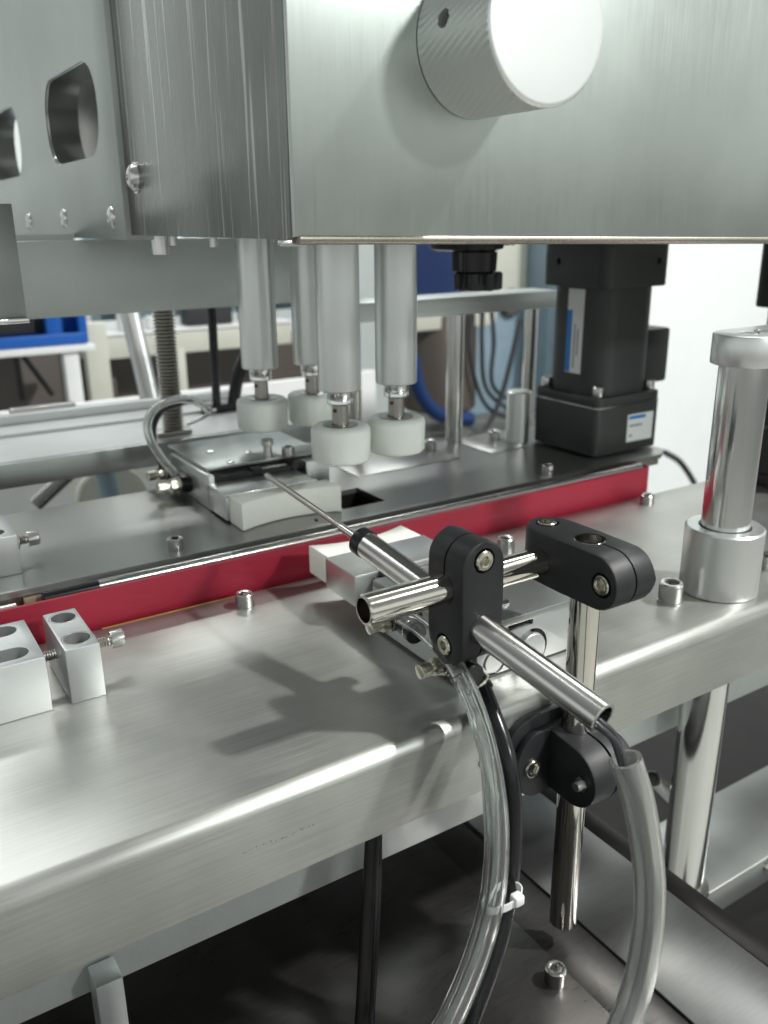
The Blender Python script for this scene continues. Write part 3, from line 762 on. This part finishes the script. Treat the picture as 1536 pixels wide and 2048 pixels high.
part('jaw', M['alu'], rg, B(19.0, 25.3, 47.95, 51.1, 2.45, 4.1, 0.08))
part('jaw_lip', M['alu_edge'], rg, B(19.0, 25.3, 47.82, 47.98, 3.98, 4.16, 0.03))
part('soft_pad', M['pad'], rg, lambda bm: pad_mesh(bm, 19.2, 26.0, 47.93, 46.0, 2.34, 4.04, 0.75))
fitting(rg, (18.975, 54.500, 3.320), -1, 1.35)
fitting(rg, (19.126, 58.000, 3.205), -1, 1.15)
def hose(name, pts, ro, m, label, cat='air hose', inner=None, core=None, group=None, n=10):
    t = thing(name, pts[0], label, cat, group)
    part('hose_wall', m, t, lambda bm: sweep(bm, pts, ro, 20, n, inner))
    return t
hose('air_hose', [(18.629, 55.800, 3.627), (17.766, 56.000, 4.951), (17.153, 56.200, 6.485), (17.353, 56.600, 7.545), (18.513, 57.500, 8.208), (20.647, 59.500, 8.057), (22.593, 61.000, 7.294), (23.787, 62.000, 6.374)], 0.30, M['sleeve'], 'cloudy air hose curling up from the rear gripper', inner=0.2)
hose('air_hose', [(18.789, 58.600, 3.229), (18.448, 58.600, 4.274), (18.202, 58.800, 5.537), (18.453, 59.000, 6.721), (19.664, 60.000, 7.474), (21.920, 61.000, 7.596)], 0.26, M['cable'], 'dark air hose beside the cloudy one, behind the rear gripper')
hose('air_hose', [(21.579, 61.000, 5.836), (22.686, 61.300, 6.020), (24.274, 62.000, 6.392)], 0.13, M['screw'], 'thin grey line crossing to the black stand')

# ---------------------------------------------------------------- hoses of the front gripper
A_pts = [(18.224, 27.500, 4.415), (19.084, 26.900, 3.641), (19.415, 25.400, 2.805), (19.205, 23.600, 1.605), (18.776, 22.000, 0.023), (18.691, 21.300, -2.259), (18.449, 21.000, -4.786), (17.765, 20.800, -6.982), (16.470, 20.500, -9.004), (14.945, 20.200, -10.568), (12.729, 20.000, -12.430)]
hose('clear_hose', A_pts, 0.40, M['clear_hose'], 'clear hose passing just below the upright clamp, foremost of the bundle', inner=0.27)
B_pts = [(19.224, 24.900, 2.495), (19.584, 24.400, 1.422), (19.248, 22.900, 0.247), (18.925, 22.100, -1.708), (18.841, 21.800, -3.855), (18.419, 21.500, -5.889), (17.635, 21.300, -7.836), (16.440, 21.000, -9.451), (15.138, 20.800, -10.783), (12.653, 20.600, -13.063)]
C_pts = [(21.047, 25.400, 1.124), (20.633, 24.200, 0.586), (20.372, 22.900, -0.635), (20.291, 22.300, -2.397), (20.144, 22.000, -4.591), (19.787, 21.800, -6.810), (19.033, 21.500, -8.779), (17.913, 21.300, -10.890), (16.679, 21.000, -12.263), (14.573, 21.000, -14.951)]
hose('black_hose', C_pts, 0.36, M['black_gloss'], 'glossy black hose on the right of the clear hose bundle')
hose('clear_hose', B_pts, 0.34, M['clear_hose'], 'clear hose tucked behind the foremost one in the bundle', inner=0.22)
tie = thing('cable_tie', (18.638, 21.000, -5.613), 'white cable tie around the clear and black hoses', 'cable tie')
tc0 = Vector((19.076, 21.350, -5.979))
def tie_band(bm):
    ax = Vector((1, 0.0, 0.02)); ay = Vector((0, 1, 0)); n = 40
    outer = []
    for dz in (-0.17, 0.17):
        for rr in (0.0, 0.05):
            ring = []
            for k in range(n):
                a = 2 * math.pi * k / n
                ring.append(bm.verts.new(tc0 + ax * (0.90 + rr) * math.cos(a) + ay * (0.50 + rr) * math.sin(a) + Vector((0, 0, dz + 0.03 * math.cos(a)))))
            outer.append(ring)
    a_, b_, c_, d_ = outer
    for i in range(n):
        j = (i + 1) % n
        face(bm, [b_[i], b_[j], d_[j], d_[i]]); face(bm, [a_[j], a_[i], c_[i], c_[j]])
        face(bm, [a_[i], a_[j], b_[j], b_[i]]); face(bm, [d_[i], d_[j], c_[j], c_[i]])
part('tie_band', M['white_tie'], tie, tie_band)
th = Vector((19.452, 20.900, -5.946))
part('tie_head', M['white_tie'], tie, lambda bm: box(bm, th.x - 0.22, th.x + 0.24, th.y - 0.22, th.y + 0.22, th.z - 0.2, th.z + 0.26, 0.08))

sl = [(21.557, 17.900, 1.597), (21.962, 17.500, -0.067), (22.419, 17.300, -2.120), (22.673, 17.100, -4.165), (22.557, 16.900, -6.335), (21.934, 16.700, -8.526), (20.685, 16.500, -10.341), (18.452, 16.300, -12.706)]
slv = thing('cable_sleeve', sl[0], 'cloudy plastic sleeve hose hanging at the right, around dark cables', 'sleeve hose')
part('sleeve_wall', M['sleeve'], slv, lambda bm: sweep(bm, sl, 0.60, 32, 12, 0.47))
inside = [tuple(N2 + D2 * 2.0), tuple(N2 + D2 * 0.3 + Vector((-0.1, 0, -0.25))), (21.207, 18.200, 2.390), (21.480, 17.900, 1.374)] + sl[1:]
for k, off in enumerate(((-0.1, 0, 0.05), (0.1, 0.1, 0.1), (0.02, -0.1, -0.12))):
    pts = [tuple(Vector(p) + Vector(off)) for p in inside]
    tc_ = thing('sensor_cable', pts[0], ('leftmost', 'rearmost', 'foremost')[k] + ' of the dark cables leaving the slanted tube into the sleeve', 'cable', 'sensor cables')
    part('cable_jacket', M['cable'], tc_, lambda bm: sweep(bm, pts, 0.12, 12, 10))

# ---------------------------------------------------------------- motors
def motor(cx, cy, z, label, labels=True, mirror=False):
    m = thing('gear_motor', (cx, cy, z), label, 'motor', 'dark gear motors')
    part('gearbox', M['motor'], m, lambda bm: prism(bm, rsq(cx, cy, 3.55, 0.5), 'z', z + 0.004, z + 3.72, 0.12))
    part('gasket_line', M['satin'], m, lambda bm: prism(bm, rsq(cx, cy, 3.58, 0.5), 'z', z + 3.73, z + 3.86))
    part('flange', M['motor'], m, lambda bm: prism(bm, rsq(cx, cy, 3.55, 0.6), 'z', z + 3.87, z + 4.55, 0.08))
    part('stator', M['motor'], m, lambda bm: prism(bm, rsq(cx, cy, 3.05, 1.7), 'z', z + 4.56, z + 12.7))
    fc = bmesh.new(); prism(fc, rsq(cx, cy, 3.5, 0.9), 'z', z + 12.65, z + 17.9, 0.1)
    build('fan_cover', fc, M['motor'], m, cuts=[cutrod((cx - 3.7, cy + 1.5, z + 14.5), (cx - 3.2, cy + 1.5, z + 14.5), 0.25), cutrod((cx + 2.0, cy - 3.7, z + 14.5), (cx + 2.0, cy - 3.2, z + 14.5), 0.25)])
    for dx, dy in ((-2.85, -2.85), (2.85, -2.85), (-2.85, 2.85)):
        part('flange_bolt', M['screw'], m, lambda bm: socket_head(bm, (cx + dx, cy + dy, z + 4.56), (0, 0, 1), 0.42, 0.8, False, 36))
    part('terminal_box', M['motor'], m, B(cx + 3.06, cx + 6.4, cy - 1.6, cy + 2.0, z + 4.7, z + 9.1, 0.25))
    if labels:
        lb = part('rating_label', M['label_white'], m, lambda bm: box(bm, cx - 0.1, cx + 2.8, cy - 3.575, cy - 3.555, z + 0.75, z + 2.95, 0.0))
        part('print_bar', M['label_blue'], lb, B(cx + 0.05, cx + 1.9, cy - 3.585, cy - 3.576, z + 2.55, z + 2.82))
        def lines(bm):
            random.seed(4)
            for r_, (z_, x0_, x1_) in enumerate(((1.95, 0.15, 1.55), (1.15, 0.2, 0.5))):
                x_ = cx + x0_
                while x_ < cx + x1_:
                    w_ = random.uniform(0.05, 0.1)
                    box(bm, x_, x_ + w_, cy - 3.585, cy - 3.576, z + z_, z + z_ + 0.17); x_ += w_ + 0.045
        part('print_lines', M['label_ink'], lb, lines)
        lv = part('type_label', M['label_white'], m, lambda bm: box(bm, cx - 3.085, cx - 3.055, cy - 1.05, cy + 0.65, z + 6.1, z + 12.5))
        part('print_bar', M['label_blue'], lv, B(cx - 3.095, cx - 3.086, cy + 0.12, cy + 0.65, z + 6.15, z + 10.9))
        def vlines(bm):
            random.seed(7)
            for y_, z0_, z1_ in ((-0.3, 6.5, 9.8), (-0.65, 7.5, 9.5)):
                q = z + z0_
                while q < z + z1_:
                    w_ = random.uniform(0.05, 0.12)
                    box(bm, cx - 3.095, cx - 3.086, cy + y_, cy + y_ + 0.16, q, q + w_); q += w_ + 0.04
        part('print_lines', M['label_ink'], lv, vlines)
    return m
motor(52.1, 49.6, 2.45, 'dark grey gear motor with two blue and white labels on the rear deck')
motor(63.5, 38.5, 0.9, 'dark gear motor cut off at the right, behind the guide column', False)
part_root = thing('motor_plinth', (67, 38, 0), 'low steel plinth under the motor at the right edge', 'plinth')
part('plinth_block', M['dark_steel'], part_root, B(59.9, 68, 34.9, 42.1, 0.004, 0.89, 0.05))

# ---------------------------------------------------------------- star knob under the head
sk = thing('star_knob', (39.2, 49, 15.4), 'black star knob hanging under the machine head beside the motor', 'knob')
SX, SY = 39.0, 49.0
lob = lambda r, n, d: (lambda a: r * (1 - d * (0.5 - 0.5 * math.cos(n * a))))
part('star_grip', M['black_gloss'], sk, lambda bm: lathe(bm, (SX, SY, 15.35), (0, 0, 1), [(0, lob(1.5, 7, 0.2)), (0.1, lob(1.75, 7, 0.22)), (1.15, lob(1.75, 7, 0.22)), (1.25, lob(1.6, 7, 0.2)), (1.27, 1.0)], 84))
part('upper_grip', M['black_gloss'], sk, lambda bm: lathe(bm, (SX - 0.3, SY, 16.6), (0, 0, 1), [(0, 1.0), (0.05, lob(1.55, 6, 0.15)), (1.3, lob(1.6, 6, 0.15)), (1.45, 1.1)], 84))
part('disc', M['black_gloss'], sk, lambda bm: lathe(bm, (SX - 1.0, SY, 18.0), (0, 0, 1), [(0, 2.0), (0.15, 2.5), (0.6, 2.6), (1.6, 2.6)], 56))
part('nut', M['screw'], sk, lambda bm: (lathe(bm, (SX + 1.0, SY - 1, 18.35), (0, 0, 1), [(0, hexr(0.7)), (0.8, hexr(0.7))], 36), lathe(bm, (SX + 2.2, SY - 0.5, 18.3), (0, 0, 1), [(0, 0.5), (0.9, 0.5)], 24)))

# ---------------------------------------------------------------- rear frame
rf = thing('wheel_backing_frame', (44, 57, 2.3), 'steel frame with a flat top bar on round posts, behind the capping wheels', 'frame')
part('top_bar', M['pale_plate'], rf, B(33.6, 53.6, 56.0, 59.6, 12.85, 14.25, 0.05))
part('post', M['satin'], rf, lambda bm: rod(bm, (42.95, 56.6, 2.3), (42.95, 56.6, 12.85), 0.70, 28))
part('post', M['satin'], rf, lambda bm: rod(bm, (34.6, 58.6, 2.3), (34.6, 58.6, 12.85), 0.55, 24))
part('post', M['satin'], rf, lambda bm: rod(bm, (52.6, 58.4, 2.3), (52.6, 58.4, 12.85), 0.60, 24))
part('post_collar', M['alu'], rf, lambda bm: rod(bm, (47.6, 53.9, 2.3), (47.6, 53.9, 6.6), 1.0, 28, 0.08))
part('post', M['rod'], rf, lambda bm: rod(bm, (35.4, 59.8, 2.0), (35.4, 59.8, 30), 0.40, 24))

# ---------------------------------------------------------------- rear beam, lead screw, bar
bmn = thing('rear_beam', (20, 60, 14.2), 'pale grey flat beam hanging behind the left capping wheels', 'beam')
part('beam_face', M['pale_plate'], bmn, lambda bm: (box(bm, 8.8, 31.2, 60, 61.2, 14.2, 18.98, 0.04), box(bm, 8.8, 14.9, 60.8, 61.1, 18.9, 19.36)))
bk = thing('hanging_bracket', (8, 50, 15), 'grey angle bracket hanging at the left picture edge', 'bracket')
part('bracket_leg', M['plate_grey'], bk, B(5.2, 9.335, 50, 50.5, 15.3, 21, 0.04))
part('bracket_foot', M['alu_edge'], bk, B(5.2, 9.360, 49.6, 50.5, 15.02, 15.29, 0.04))
for k, (p, r) in enumerate((((16.965, 50.000, 18.399), 0.52), ((20.147, 50.000, 18.738), 0.26), ((17.681, 50.000, 18.872), 0.3))):
    part('hanging_screw', M['screw'], bmn, lambda bm: lathe(bm, (p[0], p[1], 19.3), (0, 0, -1), [(0, r), (19.3 - p[2] + 0.1, r), (19.3 - p[2] + 0.12, r * 0.8)], 24))
ls = thing('lead_screw', (21.2, 63.5, 5.0), 'threaded vertical lead screw between the beam and the lower bar', 'lead screw')
def lead(bm):
    x, y = 21.35, 63.6; prof = []
    for k in range(40):
        z = 5.0 + k * 0.26; prof += [(z, 0.60), (z + 0.10, 0.84), (z + 0.16, 0.84)]
    lathe(bm, (x, y, 0), (0, 0, 1), prof, 28)
part('screw_shaft', M['thread'], ls, lead)
part('screw_foot', M['thread'], ls, lambda bm: prism(bm, [(19.9, 63.0), (22.6, 63.0), (22.9, 64.4), (20.2, 64.6)], 'z', 4.6, 4.95, 0.05))
lb_ = thing('lower_bar', (15, 62.5, 4.5), 'long grey bar with a bright white top, behind the rear deck', 'bar')
part('bar_face', M['plate_grey'], lb_, B(-12, 36, 62, 62.6, 2.75, 4.5, 0.05))
part('bar_top', M['white'], lb_, B(-12, 33, 62.62, 79, 4.2, 4.52, 0.12))
part('tray_rib', M['white'], lb_, lambda bm: (box(bm, -12, 31, 74.5, 75.3, 4.5, 5.3, 0.2), box(bm, -12, 31, 70, 70.5, 4.5, 4.8, 0.15)))
part('rim', M['thread'], lb_, B(12.2, 17.6, 78.0, 79, 4.6, 5.1, 0.1))
tag(part('yellow_dot', M['yellow'], None, lambda bm: rod(bm, (20.235, 76.413, 4.530), (20.235, 76.413, 4.530)[:2] + (4.75,), 0.55, 20, 0.05)), 'small yellow sticker on the white tray top', 'sticker')
stn = thing('black_stand', (28, 68, 4.5), 'black rod stand with a slanted strut, behind the left capping wheel', 'stand')
part('upright_rod', M['black_gloss'], stn, lambda bm: rod(bm, (26.2, 66, 20), (27.3, 69.5, 5.0), 0.36, 16))
part('foot', M['black_gloss'], stn, B(26.0, 31.0, 69, 70, 4.6, 5.3, 0.1))
part('strut', M['black_gloss'], stn, lambda bm: sweep(bm, [(28.8, 69.5, 5.0), (29.4, 69, 8), (31.2, 68, 12), (32, 67, 16)], 0.55, 14))
gp = thing('slanted_pole', (30, 100, 0), 'pale grey slanted pole behind the lead screw', 'pole')
part('pole_tube', M['alu'], gp, lambda bm: rod(bm, (26.575, 90.000, 12.604), (25.556, 82.000, 3.185), 0.95, 20))

# ---------------------------------------------------------------- lower parts below the decks
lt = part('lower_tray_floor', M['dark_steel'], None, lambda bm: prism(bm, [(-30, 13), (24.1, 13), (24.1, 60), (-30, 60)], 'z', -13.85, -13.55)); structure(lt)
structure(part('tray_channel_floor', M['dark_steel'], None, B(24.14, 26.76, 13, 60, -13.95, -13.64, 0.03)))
structure(part('tray_panel_floor', M['panel_steel'], None, B(26.8, 32.2, 13, 34.5, -13.85, -13.5, 0.04)))  # same steel as the dark tray, its reflection put in as lighter colour
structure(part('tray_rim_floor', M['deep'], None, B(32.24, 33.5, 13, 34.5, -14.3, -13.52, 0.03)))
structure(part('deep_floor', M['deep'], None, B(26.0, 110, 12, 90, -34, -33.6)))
lws = thing('tray_screw', (23.3, 22.3, -13.55), 'lone cap screw on the dark tray below the pole', 'screw')
screw_thing(lws, (23.28, 22.2, -13.55), 0.5, 0.8, False)
cb = thing('column_foot_block', (46, 31, -22.1), 'pale steel block under the foot of the guide column, lower right', 'block')
part('block_top', M['plate_grey'], cb, B(39.3, 70, 26.6, 33.0, -23.0, -20.8, 0.10))
part('foot_ring', M['satin'], cb, lambda bm: lathe(bm, (CX, CY, -20.8), (0, 0, 1), [(0, 1.75), (0.2, 1.7), (0.25, 1.3)], 48))
part('side_screw', M['screw'], cb, lambda bm: lathe(bm, (47.374, 26.600, -21.408), (0, -1, 0), [(0, 0.55), (0.2, 0.5), (0.3, 0.3)], 24))
pl = thing('pipe_stub', (42, 34, -10), 'dim pipe stub between the sleeve and the guide column', 'pipe')
part('stub_tube', M['satin'], pl, lambda bm: pipe(bm, (40.123, 31.000, -14.435), (45.154, 33.000, -19.385), 0.55, 0.4, 28))
bb = thing('brass_piece', (50, 34, -22), 'small brass piece behind the foot of the guide column', 'brass fitting')
part('brass_block', M['brass'], bb, lambda bm: box(bm, 49.3, 51.2, 34.2, 35.0, -21.6, -20.2, 0.15))
dp = part('far_under_panel', M['panel_steel'], None, B(56, 80, 30.7, 44, -12.2, -11.9, 0.05))
tag(dp, 'pale steel sheet below the deck at the right edge', 'steel sheet')
leg = thing('hidden_pipe', (20, 27, -5), 'dark upright pipe below the front deck', 'pipe')
LX, LY = 16.262, 27.6
part('pipe_tube', M['deep'], leg, lambda bm: rod(bm, (14.2, 24.6, -13.5), (16.9, 27.6, -3.9), 0.30, 24))
hose('under_cable', [(14.9, 25.0, -13.5), (16.2, 26.4, -8), (17.6, 28.4, -3)], 0.22, M['black_gloss'], 'black cable beside the dark upright pipe under the deck', 'cable')
lp = thing('leg_block', (4.909, 28.000, -8.220), 'bright aluminium leg block under the deck at lower left', 'block')
part('leg_body', M['alu_bright'], lp, B(4.424, 5.504, 28.4, 29.7, -20, -8.510, 0.06))

# ---------------------------------------------------------------- hall behind
fl_ = structure(part('hall_floor', M['grey_floor'], None, B(-600, 900, -500, 900, -64, -63)))
wl = structure(part('hall_wall', M['white_wall'], None, B(104, 420, 96, 97, -63, 110)))
structure(part('hall_back_wall', M['white_wall'], None, B(-400, 420, 300, 302, -63, 160)))
def bg(name, m, box_, label, cat, bev=0.15):
    o = part(name, m, None, B(*box_, bev)); tag(o, label, cat)
    o.location = (0, 0, 0); return o
nb = thing('navy_cabinet', (82, 112, 0), 'navy blue cabinet behind the rear frame', 'cabinet')
part('cabinet_body', M['navy'], nb, B(74, 88.5, 110, 118, 8.6, 30, 0.2))
pb = thing('pale_blue_cabinet', (100, 118, 0), 'pale blue cabinet with a round dark gauge, behind the rear frame', 'cabinet')
part('cabinet_body', M['pale_blue'], pb, B(90, 104.5, 118, 128, -20, 8, 0.2))
part('cabinet_top', M['cream'], pb, B(88.8, 104.5, 117.6, 128, 8.05, 32, 0.2))
part('gauge', M['brown'], pb, lambda bm: rod(bm, (101, 117.6, 6.5), (101, 116.8, 6.5), 2.3, 24, 0.1))
gc = thing('grey_locker', (106, 116, 0), 'tall blue grey locker just left of the motor', 'cabinet')
part('locker_body', M['pale_blue'], gc, B(104.6, 118, 112, 126, -50, 34, 0.2))
dr = thing('brown_drum', (86, 108, -10), 'brown drum machine wrapped by a blue hose, behind the wheels', 'drum')
part('drum_body', M['brown'], dr, lambda bm: lathe(bm, (82.5, 113, -9), (0, 0, 1), [(0, 5.5), (0.5, 6), (15, 6), (15.5, 5.6)], 36))
part('drum_top', M['cream'], dr, B(74, 90, 108, 118, 4.2, 8.5, 0.3))
part('blue_hose', M['deep_blue'], dr, lambda bm: sweep(bm, [(72.5, 106, 1), (73.5, 105.5, -4), (76, 105, -7.5), (80, 105, -9), (83, 105, -9.5)], 1.1, 14))
tb = thing('hall_table', (80, 112, -12), 'dull olive work table top behind the rear deck', 'table')
part('table_top', M['olive'], tb, B(60, 112, 96, 125, -14, -12.5, 0.2))
bc = thing('bent_cable', (90, 104, 0), 'thin dark cable drooping in front of the pale blue cabinet', 'cable')
part('cable_jacket', M['cable'], bc, lambda bm: sweep(bm, [(91.394, 104.000, 5.223), (89.876, 104.000, -0.818), (87.923, 104.000, -6.917), (85.069, 104.000, -11.364), (82.112, 104.000, -12.166)], 0.4, 10))
# left side of the hall
bn = thing('blue_bin_shelf', (20, 110, 6), 'blue storage bins on a white shelf, far left', 'storage bins')
part('bin_row', M['blue'], bn, lambda bm: (box(bm, 5, 27.0, 112, 114, 6.0, 14, 0.1), box(bm, 5, 27.0, 109.5, 110, 6.2, 7.5, 0.1), box(bm, 22.5, 24.2, 109.7, 112, 6.2, 14, 0.1), box(bm, 26.2, 27.2, 109.6, 112, 6.2, 14, 0.1)))
part('bin_shadow_panel', M['darkbg'], bn, B(6, 22.4, 111.5, 111.9, 7.6, 14, 0.05))  # dark sheet standing in for the shade inside the bins
part('shelf_board', M['white'], bn, B(0, 27.6, 108.5, 116, 5.35, 6.1, 0.1))
part('shelf_leg', M['white'], bn, B(23.912, 25.686, 109, 111, -30, 5.3, 0.1))
db = thing('dark_rack', (20, 125, 0), 'dark rack interior under the blue bins', 'rack')
part('rack_back', M['brown'], db, B(-10, 34, 124, 126, -30, 5, 0.1))
part('rack_strut', M['black_gloss'], db, lambda bm: (rod(bm, (20.397, 120.000, 4.680), (20.438, 120.000, -1.812), 0.35, 10), rod(bm, (21.214, 120.000, 3.971), (24.251, 120.000, -1.575), 0.35, 10)))
ct = thing('cream_table', (38, 122, 0), 'cream machine table with white legs behind the lead screw', 'table')
part('table_frame', M['cream'], ct, lambda bm: (box(bm, 29.2, 60, 120, 124, 2.4, 5.4, 0.2), box(bm, 29.0, 32.0, 119, 121, -4, 7.5, 0.2), box(bm, 41.5, 42.8, 119.5, 121, -8, 3, 0.1)))
part('table_rail', M['white'], ct, B(29.2, 60, 119.8, 124.2, 5.45, 5.9, 0.1))
gb = thing('grey_blue_racks', (50, 140, 6), 'grey blue machine racks seen dimly above the cream table', 'rack')
part('rack_panel', M['pale_blue'], gb, B(30, 78, 140, 142, 5.5, 24, 0.1))
part('rack_bar', M['white'], gb, lambda bm: [box(bm, x, x + 1.2, 138.8, 139.6, 5.5, 22, 0.1) for x in (34, 49.5, 60)])
part('rack_box', M['navy'], gb, lambda bm: [box(bm, x, x + 5.5, 137.5, 139.9, 7, 11, 0.2) for x in (38, 52, 63)])
cr = thing('tool_crate', (66, 118, 6), 'dark crate with pale boxes on the cream table, far behind the wheels', 'crate')
part('crate_body', M['darkbg'], cr, lambda bm: (box(bm, 44, 51, 121, 124, 5.95, 8.8, 0.2), box(bm, 53, 58, 121, 124, 5.95, 8.2, 0.2)))
part('pale_boxes', M['label_white'], cr, lambda bm: (box(bm, 34.5, 36.6, 121, 123, 5.95, 9.4, 0.2), box(bm, 38.4, 40.2, 121, 123, 5.95, 7.6, 0.2)))
hc = thing('hanging_cables', (88, 120, 0), 'tangle of dark cables in the gap behind the capping wheels', 'cables')
for k_, dx_ in enumerate((0, 1.6, 3.1)):
    part('cable_jacket', M['cable'], hc, lambda bm: sweep(bm, [(84 + dx_, 106, 8), (83 + dx_ * 1.6, 106, 2), (85 + dx_, 106, -5), (88 + dx_ * 2, 106, -9), (93 + dx_, 105, -11)], 0.35, 8))
lk = thing('low_brown_cabinet', (55, 130, -5), 'low brown cabinet between the cream table and the tray', 'cabinet')
part('cabinet_body', M['brown'], lk, B(30, 74, 128, 136, -30, 2.2, 0.2))
wd = thing('white_round_machine', (30, 84, -4), 'white round machine part below the lower bar at left', 'machine part')
part('round_disc', M['cream'], wd, lambda bm: rod(bm, (21.5, 84, -6.3), (21.5, 85.5, -6.3), 3.6, 40, 0.2))
part('back_sheet', M['white'], wd, B(-30, 60, 96, 97, -63, 1.5, 0.2))
part('grey_pipe', M['satin'], wd, lambda bm: rod(bm, (13.413, 80.000, -4.129), (17.298, 80.000, -1.222), 0.7, 18))
part('upright_post', M['pale_blue'], wd, lambda bm: rod(bm, (20.334, 82.000, -1.422), (20.789, 82.000, -6.025), 0.9, 16))
ca = thing('floor_cable', (90, 70, -10), 'dark green cable curving down behind the right end of the rear deck', 'cable')
part('cable_jacket', M['cable'], ca, lambda bm: sweep(bm, [(98.673, 80.000, -11.859), (101.934, 80.000, -13.621), (104.506, 80.000, -16.011), (106.471, 80.000, -18.441), (107.881, 80.000, -21.469)], 0.45, 10))
